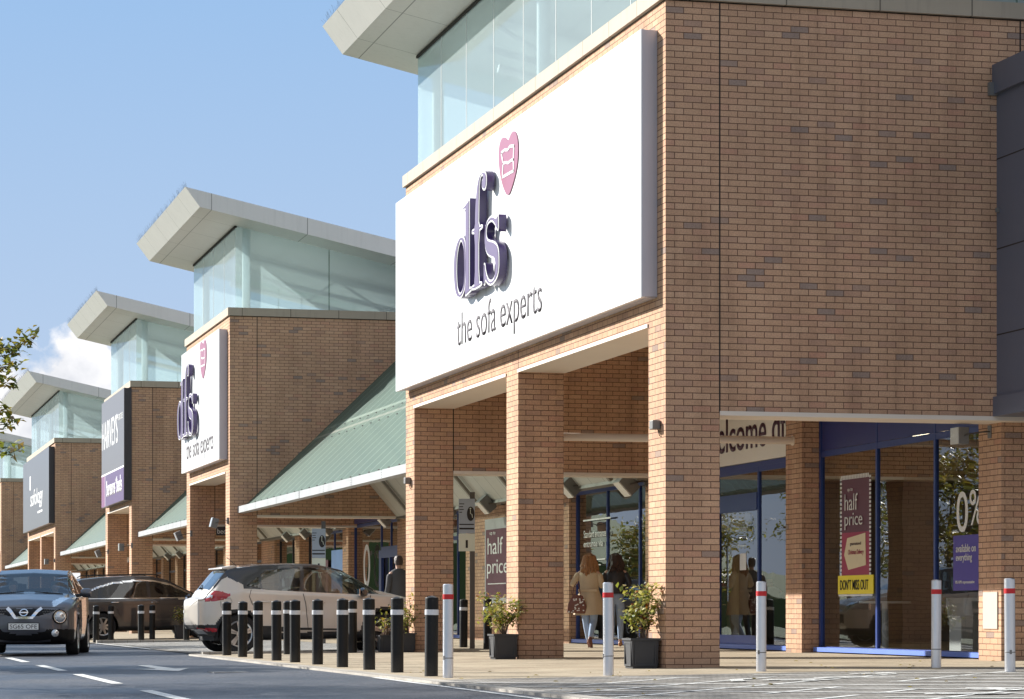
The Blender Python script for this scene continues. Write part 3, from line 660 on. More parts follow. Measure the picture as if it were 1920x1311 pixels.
# ------------------------------------------------------------------ posters on / behind the glass
def board(name,label,cat,X,yl,z0,w,h,mat,group=None,th=.012):
    t=thing(name,label,cat,(X,yl,z0),group=group); MB().box(-.0,th,-w,0,0,h).build('sheet',mat,t); return t
pz=board('half_price_banner','wine red HALF PRICE banner on the glass of the blue framed window','banner',4.714,6.35,1.20,1.12,1.42,'posterwine')
ed=MB()
for k in range(24): ed.box(-.008,-.002,-.03,.03,k*.06,k*.06+.035); ed.box(-.008,-.002,-1.15,-1.09,k*.06,k*.06+.035)
for k in range(18): ed.box(-.008,-.002,-.06*k-.045,-.06*k-.01,1.39,1.45)
ed.build('scalloped_edge','paper',pz)
MB().box(-.004,.0,-1.09,-.03,.0,.62).build('lower_panel','posterred',pz)
mb=MB(); mb.prism([(-.14,.30),(-.26,.54),(-.95,.60),(-.97,.14),(-.30,.08)],'X',-.012,-.006); mb.build('gift_tag','tag',pz)
for body,y,z,w,h,m in (('half',-.17,.94,.50,.24,'paper'),('price',-.17,.66,.68,.24,'paper'),('up to',-.28,1.20,.2,.06,'paper'),('guaranteed',-.38,.42,.42,.06,'plum'),('Christmas Delivery',-.30,.28,.6,.09,'posterred')):
    text('lettering',body,w,h,m,pz,MX(-.015,y,z),.003,-.004,slant=.3 if 'Christ' in body else 0)
yb=board('yellow_strip','bright yellow DON\'T MISS OUT strip under the wine red banner','banner',4.700,6.45,.93,1.35,.27,'posteryel')
text('lettering',"DON'T MISS OUT",1.08,.15,'black',yb,MX(-.004,-.1,.06),.003,.003)
MB().box(-.002,.0,-1.33,-.03,-.03,-.004).build('lower_lip','paper',yb)
vb=board('violet_poster','violet 0% poster at the right end of the blue framed window','poster',4.714,2.36,.95,1.0,.72,'posterviol')
text('lettering','available on',.62,.10,'paper',vb,MX(-.004,-.10,.50),.003); text('lettering','everything',.50,.12,'paper',vb,MX(-.004,-.10,.36),.003)
text('lettering','0% APR representative',.60,.05,'paper',vb,MX(-.004,-.08,.08),.003)
text('big_zero','0',.36,.53,'paper',vb,MX(-.004,-.12,.76),.003,.0); text('percent_sign','%',.42,.46,'paper',vb,MX(-.004,-.53,.84),.003,.0)
hp=thing('half_price_poster','framed wine red HALF PRICE poster on the sunlit brick wall','poster',(4.44,26.75,.95))
MB().box(-.04,0,-3.3,0,-.08,1.75).build('frame','frame',hp); MB().box(-.048,-.042,-3.18,-.12,.04,1.52).build('sheet','posterwine',hp)
text('lettering','half',1.35,.36,'paper',hp,MX(-.05,-.30,.98),.004); text('lettering','price',1.85,.40,'paper',hp,MX(-.05,-.25,.46),.004); text('lettering','up to',.5,.09,'paper',hp,MX(-.05,-.5,1.38),.004); MB().box(-.0505,-.048,-1.9,-.3,.33,.35).build('small_print','paper',hp)
nb=thing('window_lettering','white opening notice lettering on the glass beside the two women','window sign',(4.60,19.55,0))
for body,z,w,h in (('Standard entrance',2.10,1.5,.14),('entrance via',1.92,1.3,.12)): text('lettering',body,w,h,'paper',nb,MX(-.05,-.15,z),.003,.002)
MB().box(-.05,-.046,-1.95,-.1,2.42,2.45).build('rule','paper',nb); MB().box(-.05,-.046,-1.6,-.2,1.66,1.685).build('rule','paper',nb); MB().box(-.05,-.046,-1.3,-.3,1.56,1.58).build('rule','paper',nb)
zb=thing('zero_percent_poster','tall white 0 on the far glass door under the second gable','poster',(4.50,40.9,.6))
text('big_zero','0',.9,1.15,'paper',zb,MX(-.02,-.2,.75),.004); MB().box(-.01,-.004,-1.7,0,-.45,.55).build('sheet','posterviol',zb); text('lettering','available',.9,.10,'paper',zb,MX(-.015,-.3,.15),.003)
db=thing('blue_window_vinyl','pale blue window vinyl right of the far parking sign','poster',(4.52,45.55,0.2)); MB().box(-.012,0,-1.95,0,.0,2.25).build('sheet',simple('pale_blue_vinyl',(.17,.30,.62),.4,var=.25,scale=1.2),db)
db=thing('wine_window_poster','wine coloured poster behind the far parking sign','poster',(4.52,48.0,0.3)); MB().box(-.012,0,-1.9,0,.0,1.9).build('sheet','posterwine',db); text('lettering','%',.8,.5,'paper',db,MX(-.02,-.4,1.1),.004)
tv=thing('green_letter_sign','dark poster with pale green TVIC letters in the far window','poster',(4.52,54.6,1.2)); MB().box(-.012,0,-3.0,0,.0,.75).build('sheet','signblack',tv); text('lettering','TVIC',2.2,.42,simple('pale_green_letters',(.35,.45,.25)),tv,MX(-.02,-.3,.2),.004)
BX=.69
bs=thing('beds_sign','small dark hanging sign reading beds under the second gable','sign',(BX,42.05,2.76)); MB().box(0,.62,0,.05,0,.24).build('board','signblack',bs); text('lettering','beds',.30,.13,'paper',bs,Matrix.Translation((.03,-.005,.05))@Matrix.Rotation(R(90),4,'X'),.004)
# ------------------------------------------------------------------ sign boards
LS=[(7.74,6.32),(7.74,6.1),(7.65,6.13),(7.55,6.22),(7.35,6.3),(7.11,6.29),(7.02,6.2),(7.04,6.1),(7.15,6.04),(7.49,5.98),(7.69,5.9),(7.77,5.77),(7.77,5.55),(7.65,5.43),(7.35,5.37),(7.12,5.41),(6.97,5.5),(6.94,5.42),(6.88,5.43),(6.88,5.74),(6.95,5.73),(6.99,5.61),(7.15,5.47),(7.35,5.43),(7.52,5.46),(7.59,5.57),(7.57,5.68),(7.49,5.75),(7.21,5.8),(7.04,5.88),(6.94,6.0),(6.94,6.18),(7.02,6.3),(7.21,6.36),(7.42,6.36),(7.62,6.29),(7.68,6.33)]
LF=[(6.15,5.49),(6.34,5.5),(6.34,6.26),(6.15,6.27),(6.15,6.32),(6.34,6.32),(6.36,6.62),(6.45,6.89),(6.56,7.03),(6.73,7.09),(6.91,7.08),(7.02,7.02),(7.04,6.89),(6.97,6.81),(6.86,6.81),(6.77,6.87),(6.76,6.95),(6.84,6.99),(6.83,7.03),(6.73,7.05),(6.65,7.0),(6.60,6.9),(6.57,6.6),(6.56,6.32),(6.79,6.32),(6.79,6.27),(6.56,6.26),(6.56,5.5),(6.75,5.49),(6.75,5.44),(6.15,5.43)]
LD=[(5.74,6.70),(5.58,6.70),(5.57,6.74),(5.77,6.77),(5.98,6.81),(5.98,5.49),(6.09,5.49),(6.09,5.44),(5.74,5.40),(5.70,5.48),(5.74,5.62)]
LO=[(4.97,5.93),(5.02,6.13),(5.21,6.29),(5.47,6.34),(5.67,6.27),(5.735,6.14),(5.735,5.58),(5.58,5.44),(5.36,5.4),(5.13,5.47),(5.0,5.68)]
LI=[(5.15,5.91),(5.19,6.09),(5.32,6.23),(5.45,6.28),(5.58,6.19),(5.65,6.08),(5.67,5.63),(5.54,5.5),(5.36,5.46),(5.21,5.57),(5.16,5.73)]
HT=[(7.77,7.37),(7.64,7.44),(7.5,7.48),(7.34,7.47),(7.23,7.38),(7.2,7.22),(7.28,6.99),(7.47,6.76),(7.76,6.57),(8.04,6.72),(8.25,6.90),(8.34,7.09),(8.32,7.3),(8.2,7.43),(8.07,7.47),(7.9,7.45)]
def logo(t,yl,s,dz,w0=0,hw=0):
    """raised three letter logo, pink heart and strap line; yl is the far end of the board"""
    def tr(p,dw=0): return [((x-6.3)*s+6.3+w0+dw,(z-6.2)*s+6.2+dz) for x,z in p]
    def mat(X): return MX(X,yl,0)
    LSs=chaikin(LS,1); LFs=chaikin(LF,1)
    for nm,polys in (('letter',[chaikin(tr(LO),2),chaikin(tr(LI),2)]),('letter',[tr(LD)]),('letter',[tr(LFs)]),('letter',[tr(LSs)])):
        body=fill_curve(nm,polys,.055,'logodark',t,mat(-.285-.001),.012)
        w=fill_curve('outline',polys,.003,'logowhite',body,mat(-.348),.010)
        f=fill_curve('face',polys,.003,'logolil',body,mat(-.355),-.016)
    h=fill_curve('heart',[chaikin(tr(HT,hw),2)],.006,'pink',t,mat(-.209),0)
    q=tr([(7.39,7.27),(7.58,7.28),(7.77,7.25),(7.88,7.28),(8.12,7.25),(8.08,7.06),(7.95,7.07),(7.80,7.06),(7.66,7.09),(7.50,7.10)],hw); q2=tr([(7.45,6.91),(8.10,6.90)],hw)
    st=MB()
    def seg(a,b,w=.02):
        d=Vector((b[0]-a[0],b[1]-a[1])); n=Vector((-d.y,d.x)).normalized()*w; e=d.normalized()*w*.6
        st.poly([(-.221,yl-(a[0]+n.x-e.x),a[1]+n.y-e.y),(-.221,yl-(b[0]+n.x+e.x),b[1]+n.y+e.y),(-.221,yl-(b[0]-n.x+e.x),b[1]-n.y+e.y),(-.221,yl-(a[0]-n.x-e.x),a[1]-n.y-e.y)])
    for i in range(len(q)): seg(q[i],q[(i+1)%len(q)])
    seg(q[-1],q2[0]); seg(q2[0],q2[1]); seg(q2[1],q[5])
    st.build('book_outline','logowhite',h)
def signboard(label,y0,y1,z0,z1,face,side,depth=.2,group=None):
    t=thing('sign_board',label,'sign',(0,0,0),group=group)
    MB().box(-depth,-depth+.045,y0,y1,z0,z1).build('face_panel',face,t)
    MB().box(-depth+.045,-.10,y0+.006,y1-.006,z0+.006,z1-.006).build('tray',side,t); MB().box(-.10,-.002,y0+.02,y1-.22,z0+.0,z1-.01).build('back_frame',side,t)
    MB().box(-depth+.01,-.0025,y0-.012,y0-.002,z0+.01,z1-.01).build('end_plate',side,t)
    return t
g1=signboard('largest white sign board with raised purple letters on the nearest gable',.335,14.45,4.43,7.635,'signwhite','signside')
logo(g1,14.45,1,0)
text('strap_line','the sofa experts',5.02,.66,'textgrey',g1,MX(-.204,9.90,4.60),.003,-.006)
g2=signboard('smaller white sign board with raised purple letters on the second gable',35.37,42.45,4.44,7.65,'signwhite','signside')
logo(g2,42.45,1.12,0,-4.55,.9)
text('strap_line','the sofa experts',5.1,.66,'textgrey',g2,MX(-.204,41.45,4.60),.003,.0)
g3=signboard('glossy grey and purple sign board on the third gable',56.25,63.3,4.29,7.90,'signgrey','signblack',.25)
MB().box(-.257,-.251,56.27,62.05,4.30,5.35).build('purple_panel','signpurple',g3); MB().box(-.257,-.251,62.12,63.28,4.30,5.35).build('pink_panel','signpink',g3)
MB().box(-.258,-.251,56.27,63.28,5.355,5.41).build('white_rule','logowhite',g3); MB().box(-.258,-.251,62.052,62.118,4.30,5.35).build('white_rule','logowhite',g3)
text('lettering','HARVEYS',5.0,.95,'logowhite',g3,MX(-.252,63.1,6.25),.004,.0); text('lettering','FURNITURE',1.35,.20,'logowhite',g3,MX(-.252,57.95,6.95),.004)
text('lettering','bensons  beds',4.7,.55,'logowhite',g3,MX(-.258,61.55,4.60),.004,.02); text('lettering','for',.35,.17,'logowhite',g3,MX(-.258,58.75,4.95),.004)
g4=signboard('blue grey sign board with thin white lettering on the fourth gable',85.5,100.45,4.50,7.78,'signgrey2','signblack',.25)
text('lettering','sofology',7.0,.95,'logowhite',g4,MX(-.252,95.7,5.35),.004,.0); 
mb=MB(); mb.prism([(-95.9,6.4),(-95.9,6.95),(-95.6,6.9),(-95.5,6.45)],'X',0,1) if False else mb.box(-.258,-.252,95.6,96.2,6.35,7.0); mb.box(-.258,-.252,88.9,91.5,5.13,5.22); mb.build('emblem','logowhite',g4)

# drain covers and old patches in the road
o=MB().box(-5.0,-4.55,2.6,3.2,gz(-4.8)-.1,gz(-4.8)-.006).build('drain_cover','floodgrey'); tag(o,'small iron drain cover in the road near the kerb','drain cover')
# far ridge and tree belt beyond the car park, mirrored in the glass
hm=MB(); rr=random.Random(3); n=60; pr=None
for k in range(n+1):
    a=R(4+70*k/n); d=480; h=9+7*math.sin(k*.35)+5*math.sin(k*.13+1)+rr.uniform(-1,1.5); p=(-9.7-math.sin(a)*d,math.cos(a)*d-30); q=(-9.7-math.sin(a)*(d+90),math.cos(a)*(d+90)-30)
    hm.v+=[(p[0],p[1],gz(p[0])-.5),(p[0]-.5,p[1]+4,gz(p[0])+h*.75),(q[0],q[1],gz(q[0])+h*1.6)]
    if k: 
        i=3*k; hm.f+=[(i-3,i,i+1,i-2),(i-2,i+1,i+2,i-1)]
o=hm.build('hills','grass'); o['kind']='structure'
# ------------------------------------------------------------------ bollards
def bollard_black():
    t=thing('black_bollard','x','bollard'); H=.895; r=.075
    MB().lathe([(r,-.12),(r,H-.028),(r-.005,H-.021),(.01,H),(0,H)],28).build('post','blackplastic',t,True)
    MB().lathe([(r+.001,H-.215),(r+.003,H-.213),(r+.003,H-.157),(r+.001,H-.155)],28).build('reflective_band','band',t,True)
    return t
bb=bollard_black(); used=[]
tilt=random.Random(6)
def put(proto,first,x,y,label,group,sc=1):
    r=put0(proto,first,x,y,label,group,sc); r.rotation_euler=(tilt.uniform(-.008,.008),tilt.uniform(-.008,.008),tilt.uniform(0,6)); return r
def put0(proto,first,x,y,label,group,sc=1):
    if first: proto.location=(x,y,gz(x)); proto['label']=label; proto['group']=group; proto.scale=(1,1,sc); return proto
    return dup(proto,(x,y,gz(x)),None,label,group,(1,1,sc))
row=[14.06,12.35,10.76,8.98,5.82,3.97,2.26,.69,-1.22]
rowx=[-3.15,-3.15,-3.15,-3.16,-3.12,-3.13,-3.12,-3.10,-3.12]
names=['farthest black bollard of the front row, covering the left edge of the rear wheel','second black bollard of the front row, over the rear wheel hub','third black bollard of the front row, at the back of the rear wheel','fourth black bollard of the front row, below the rear door','sixth black bollard of the front row, below the front door handle',
 'seventh black bollard of the front row, below the door mirror','eighth black bollard of the front row, left of the front wheel arch','second nearest black bollard, in front of the small planter and front wheel','nearest black bollard, just left of the first steel bollard']
G='black bollards along the kerb in front of the pale car'
for i,(y,x) in enumerate(zip(row,rowx)): put(bb,i==0,x,y,names[i],G)
put(bb,False,-3.14,7.49,'fifth black bollard of the front row, overlapping a farther one at its left',G)
G2='black bollards round the service bay'
for x,y,l in ((-2.14,13.96,'black bollard behind the front row, half hidden by the fifth one'),(-.97,14.34,'black bollard behind the front row, under the door mirror of the pale car'),(1.77,17.74,'black bollard left of the grey parking sign post between the pillars'),(1.69,15.57,'black bollard half hidden by the planter beside the middle pillar'),
  (-3.305,34.36,'black bollard closest behind the flank of the oncoming car'),(-2.42,39.43,'black bollard just right of the rear wheel of the grey estate car'),(-2.28,33.89,'black bollard in front of the rear door of the grey estate car'),(-1.4,39.07,'black bollard in front of the front door of the grey estate car'),(-1.26,33.43,'black bollard beside the small flower planter at the second gable')):
    put(bb,False,x,y,l,G2)
def bollard_steel():
    t=thing('steel_bollard','x','bollard'); H=1.0; r=.057
    MB().lathe([(r,-.1),(r,H-.012),(r-.01,H-.002),(0,H)],32).build('post','steel',t,True)
    MB().lathe([(r+.0008,H-.165),(r+.003,H-.163),(r+.003,H-.112),(r+.0008,H-.11)],32).build('red_band','redband',t,True)
    mb=MB(); mb.lathe([(r+.0008,.205),(r+.002,.207),(r+.002,.213),(r+.0008,.215)],32); mb.box(-.012,.012,-r-.004,-r+.004,.19,.235); mb.build('lock_ring','floodgrey',t,True)
    return t
sb=bollard_steel()
for i,(x,y,s,l) in enumerate(((-3.11,-2.0,1.017,'steel bollard at the left, next to the nearest black bollard'),(-1.44,-2.48,1.01,'steel bollard in front of the two walking women'),(.451,-2.08,1.004,'steel bollard in front of the glass door'),(2.557,-2.06,.998,'steel bollard in front of the blue window mullion'),(2.451,-4.24,.989,'steel bollard at the right edge beside the cream plate'))):
    put(sb,i==0,x,y,l,'steel bollards with red bands across the crossing',s)
# ------------------------------------------------------------------ planters with shrubs
def leafcluster(name,mats,parent,centers,n,size,seed,spread,flat=.6):
    """n small bent leaves around branch points; mats = list of (material, weight)"""
    rr=random.Random(seed); mbs=[MB() for _ in mats]; tot=sum(w for _,w in mats)
    for i in range(n):
        c=Vector(rr.choice(centers)); p=c+Vector((rr.gauss(0,spread),rr.gauss(0,spread),rr.gauss(0,spread*flat)))
        d=Vector((rr.uniform(-1,1),rr.uniform(-1,1),rr.uniform(-.5,.8))).normalized(); s=size*rr.uniform(.6,1.25)
        side=d.cross(Vector((rr.uniform(-.4,.4),rr.uniform(-.4,.4),1))).normalized()*s*.30; up=side.cross(d).normalized()*s*.10
        k=rr.uniform(0,tot); j=0
        while k>mats[j][1]: k-=mats[j][1]; j+=1
        m=mbs[j]; a=p; b=p+d*s*.45+up; e=p+d*s-up*.6
        i0=len(m.v); m.v+=[tuple(a),tuple(b+side),tuple(e),tuple(b-side),tuple(b)]
        m.f+=[(i0,i0+4,i0+1),(i0+4,i0+2,i0+1),(i0,i0+3,i0+4),(i0+3,i0+2,i0+4)]
    mm=MB(); idx=[]
    for j,m in enumerate(mbs):
        o=len(mm.v); mm.v+=m.v; mm.f+=[tuple(q+o for q in f) for f in m.f]; idx+=[j]*len(m.f)
    me=bpy.data.meshes.new(name); me.from_pydata(mm.v,[],mm.f)
    for mt,_ in mats: me.materials.append(mt)
    me.polygons.foreach_set('material_index',idx); me.update()
    o=bpy.data.objects.new(name,me); COL.objects.link(o)
    if parent is not None: o.parent=parent
    return o
def leafmat(name,c):
    t=NT(name); g=t.pos(); n=t.noise(g.outputs['Position'],9,3); col=t.mix(n,tuple(x*.6 for x in c),tuple(x*1.35 for x in c))
    b=t.bsdf(col,.45,spec=.4); tl=t.node('ShaderNodeBsdfTranslucent'); t.setin(tl.inputs[0],t.mix(.5,col,(.5,.5,.05))); ms=t.node('ShaderNodeMixShader'); ms.inputs[0].default_value=.3
    t.l.new(b,ms.inputs[1]); t.l.new(tl.outputs[0],ms.inputs[2]); return t.done(ms.outputs[0])
LG=leafmat('leaf_green',(.10,.15,.035)); LY=leafmat('leaf_yellow_green',(.38,.36,.09)); LR=leafmat('leaf_red_tip',(.38,.07,.035)); LD_=leafmat('leaf_dark',(.035,.06,.02)); LA=leafmat('leaf_amber',(.45,.26,.03)); LB=leafmat('leaf_brown_edge',(.22,.13,.04)); LC=leafmat('leaf_cream',(.62,.56,.30))
def shrub(label,x,y,h,spread,seed,z0,n=330,group='shrubs growing in the planters',lean=0,nl=11):
    t=thing('potted_shrub',label,'shrub',(x,y,z0),group=group); rr=random.Random(seed); st=MB(); tips=[]
    for k in range(nl):
        a=2*PI*k/nl+rr.uniform(-.3,.3); r=spread*rr.uniform(.35,1); hh=h*rr.uniform(.45,1)
        p=[(rr.uniform(-.04,.04),rr.uniform(-.04,.04),-.04)]
        for q in (.35,.7,1): p.append((p[0][0]+math.cos(a)*r*q**1.3+lean*q+rr.uniform(-.02,.02),p[0][1]+math.sin(a)*r*q**1.3+rr.uniform(-.02,.02),hh*q))
        st.tube(p,[.009,.007,.005,.003],5); tips+= [p[2],p[3],p[3],tuple((Vector(p[1])+Vector(p[2]))/2)]
    st.build('stems','bark',t)
    leafcluster('leaves',[(LG,3),(LY,4),(LC,2.2),(LD_,1.6),(LR,.8)],t,tips,n,.075,seed,.055,.8)
    return t
def planter(label,x,y,rz=0,s=1):
    t=thing('square_planter',label,'planter',(x,y,gz(x)),rz,group='lead grey square planters'); w=.168*s; h=.36*s
    mb=MB(); mb.prism([(-w*.86,0),(w*.86,0),(w,h*.94),(w,h),(w*.9,h),(w*.9,h*.9),(-w*.9,h*.9),(-w*.9,h),(-w,h),(-w,h*.94)],'Y',-w,w) if False else None
    mb=MB()
    a,b=w*.9,w; i=0
    for z0,z1,r0,r1 in ((0,h*.93,a,b),(h*.93,h,b+.018,b+.018)):
        k=len(mb.v); mb.v+=[(-r0,-r0,z0),(r0,-r0,z0),(r0,r0,z0),(-r0,r0,z0),(-r1,-r1,z1),(r1,-r1,z1),(r1,r1,z1),(-r1,r1,z1)]
        mb.f+=[(k,k+3,k+2,k+1)]+[(k+q,k+(q+1)%4,k+4+(q+1)%4,k+4+q) for q in range(4)]+([(k+4,k+5,k+6,k+7)] if z1<h else [])
    body=mb.build('box',"planter",t)
    pn=MB()
    for sx in (-1,1):
        for (A) in ('X','Y'):
            for u0,u1,v0,v1 in ((-.78,.78,.08,.14),(-.78,.78,.82,.88),(-.78,-.70,.14,.82),(.70,.78,.14,.82)):
                e=w*.955
                if A=='Y': pn.box(u0*w,u1*w,sx*e-.012,sx*e+.012,v0*h,v1*h)
                else: pn.box(sx*e-.012,sx*e+.012,u0*w,u1*w,v0*h,v1*h)
    pn.build('raised_panels','planter',body)
    MB().box(-w*.97,w*.97,-w*.97,w*.97,h*.86,h*.90).build('soil','soil',t)
    return t
planter('square planter beside the middle pillar',-.22,6.95); shrub('yellow and red leaved shrub beside the middle pillar',-.22,6.95,.56,.33,3,.33,760)
planter('square planter beside the corner pillar',-.21,.30); shrub('shrub with scorched leaves against the corner pillar',-.20,.32,.66,.24,5,.33,820,lean=.02)
planter('small dark planter against the left pillar of the nearest gable',-.16,13.9,0,.9); shrub('orange tipped shrub against the left pillar of the nearest gable',-.14,13.9,.62,.17,8,.30,300)
planter('narrow planter in front of the front wheel of the pale car',-.40,14.25,0,.8); shrub('sparse leafy shrub in front of the front wheel of the pale car',-.40,14.25,.46,.22,12,.28,110,nl=7)
planter('small planter of flowers at the second gable',-.62,39.2,0,1.0); shrub('small flowering shrub beside the far black bollard',-.62,39.2,.42,.22,17,.33,260)
# ------------------------------------------------------------------ parking signs, plates, boxes
def parking(label,x,y,h,rot,zp):
    t=thing('parking_sign',label,'sign',(x,y,gz(x)),rot,group='parking signs on grey posts')
    MB().box(-.045,.045,-.045,.045,-.1,h).build('post','postgrey',t)
    MB().box(-.245,.045,-.058,-.046,zp-.30,zp+.32).build('upper_plate','signblue',t); MB().box(-.245,.045,-.059,-.0462,zp-.62,zp-.305).build('lower_plate','signpale',t)
    RX=Matrix.Rotation(R(90),4,'X')
    mb=MB(); mb.lathe([(.068,-.064),(.068,-.0585)],24,(-.03,0,zp+.05),'Y'); 
    for i,v in enumerate(mb.v): mb.v[i]=(v[0],v[1],zp+.05+(v[2]-zp-.05)*1.9)
    mb.build('symbol_disc','black',t)
    mb=MB(); mb.tube([(-.035,-.066,zp+.125),(-.035,-.066,zp+.05),(-.01,-.066,zp+.045),(.002,-.066,zp-.02)],.006,5); mb.lathe([(.013,-.067),(.013,-.0645)],12,(-.035,0,zp+.145),'Y'); mb.build('seated_figure','signpale',t)
    for body,z,w,hh in (('Disabled',.22,.09,.025),('badge',.17,.07,.025),('holders',.12,.08,.025),('only',.07,.05,.025)): MB().box(-.235,-.235+w,-.0605,-.0585,zp+z,zp+z+hh*.6).build('wording','black',t)
    mb=MB(); mb.box(-.235,.03,-.062,-.0595,zp-.23,zp-.20); mb.box(-.235,.03,-.062,-.0595,zp-.15,zp-.13); mb.box(-.12,-.08,-.062,-.0595,zp-.56,zp-.42); mb.build('print','black',t)
    return t
parking('grey post with blue and pale parking sign between the pillars of the nearest gable',1.62,16.43,2.80,R(-12),2.36)
parking('grey post with parking sign above the bonnet of the pale car',.66,25.9,2.60,R(-12),2.12)
o=MB().box(-.012,0,0,.42,0,.46).build('meter_cover',simple('cream_plate',(.46,.42,.36),.6)); o.location=(4.447,.40,.46); tag(o,'blank cream cover plate low on the right hand brick pillar','cover plate')
def flood(label,x,y,z,tilt=.6,s=1,rz=0,arm=.35,group='floodlights on the brickwork'):
    t=thing('floodlight',label,'floodlight',(x,y,z),rz,group=group)
    Mr=Matrix.Rotation(tilt,3,'Y')
    mb=MB(); mb.box(-.11*s,.11*s,-.19*s,.19*s,-.17*s,.17*s,Mr,(0,0,0)); h=mb.build('housing','floodgrey',t,bevel=.012*s)
    mb=MB(); mb.box(-.135*s,-.112*s,-.185*s,.185*s,-.165*s,.165*s,Mr,(0,0,0)); mb.build('lens','floodglass',h)
    mb=MB(); mb.tube([(.0,-.21*s,0),(.10*s,-.21*s,.02),(arm-.1,-.10*s,.06),(arm,0,.06)],.014*s,6); mb.tube([(.0,.21*s,0),(.10*s,.21*s,.02),(arm-.1,.10*s,.06),(arm,0,.06)],.014*s,6); mb.build('bracket','postgrey',t)
    mb=MB(); mb.box(arm-.03,arm+.03,-.05,.05,-.02,.14); mb.build('junction_box','floodgrey',t)
    return t
flood('floodlight on the shop wall above the two women',4.05,18.6,3.05,-.75)
flood('floodlight on the shop wall half behind the corner pillar',4.05,14.9,2.92,-.75)
flood('floodlight above the framed half price poster',4.05,25.2,2.98,-.75)
flood('floodlight partly hidden behind the left pillar of the nearest gable',4.05,28.9,2.98,-.75)
flood('big floodlight on an arm at the top of the right hand pillar',4.05,.64,2.86,0,.62,0,.42)
for x,y,z,l,tl in ((-.35,34.62,2.86,'floodlight on the right pillar of the second gable',.25),(-.35,41.35,2.74,'floodlight on the left pillar of the second gable',-.4),(-.35,55.55,2.77,'floodlight on the right pillar of the grey and purple signed gable',0),(-.35,62.9,2.73,'floodlight on the left pillar of the grey and purple signed gable',-.4),(-.35,84.9,2.85,'floodlight on the right pillar of the blue grey signed gable',0)):
    flood(l,x,y+.5,z,tl,.7,0,.33)
for y,l in ((50.3,'first of the small floodlights under the second green canopy'),(47.2,'second floodlight under the second green canopy, above the far parking sign'),(43.6,'floodlight under the beam of the second gable'),(35.7,'dark floodlight beside the left pillar of the nearest gable'),(79.1,'floodlight under the third green canopy, left one'),(75.5,'floodlight under the third green canopy, right one'),(30.9,'floodlight under the near green canopy beyond the parking sign')):
    flood(l,4.02,y,2.98,-.75,.8)
for x,y,z,l in ((-.055,.25,2.90,'small dark sensor box on the corner pillar'),(-.055,14.2,2.90,'small dark sensor box on the left pillar of the nearest gable')):
    t=thing('sensor_box',l,'sensor',(x,y,z)); MB().box(-.05,.05,-.07,.07,-.055,.055).build('housing','floodgrey',t,bevel=.01); MB().tube([(0.02,-.05,-.05),(0.03,-.08,-.12),(.05,-.06,-.14)],.006,5).build('cable','black',t)
# ------------------------------------------------------------------ cars
def ip(x,pts): return float(np.interp(x,[p[0] for p in pts],[p[1] for p in pts]))
def smooth_table(pts,x0,x1,w=.10,n=400):
    xs=np.linspace(x0,x1,n); ys=np.interp(xs,[p[0] for p in pts],[p[1] for p in pts])
    k=max(1,int(w/((x1-x0)/n))); 
    pad=np.concatenate([2*ys[0]-ys[1:k+1][::-1],ys,2*ys[-1]-ys[-k-1:-1][::-1]]); ker=np.hanning(2*k+1); ker/=ker.sum()
    return xs,np.convolve(pad,ker,'valid')
def catmull(P,ns):
    P=[P[0]*2-P[1]]+list(P)+[P[-1]*2-P[-2]]; out=[]; seg=[]
    for i in range(1,len(P)-2):
        a,b,c,d=P[i-1],P[i],P[i+1],P[i+2]; n=ns[i-1]
        for k in range(n):
            t=k/n; out.append(.5*((2*b)+(-a+c)*t+(2*a-5*b+4*c-d)*t*t+(-a+3*b-3*c+d)*t**3)); seg.append(i-1+t)
    out.append(P[-2]); seg.append(len(P)-3.0); return out,seg
def inpoly(p,poly):
    x,y=p; r=False; j=len(poly)-1
    for i in range(len(poly)):
        xi,yi=poly[i]; xj,yj=poly[j]
        if (yi>y)!=(yj>y) and x<(xj-xi)*(y-yi)/(yj-yi)+xi: r=not r
        j=i
    return r
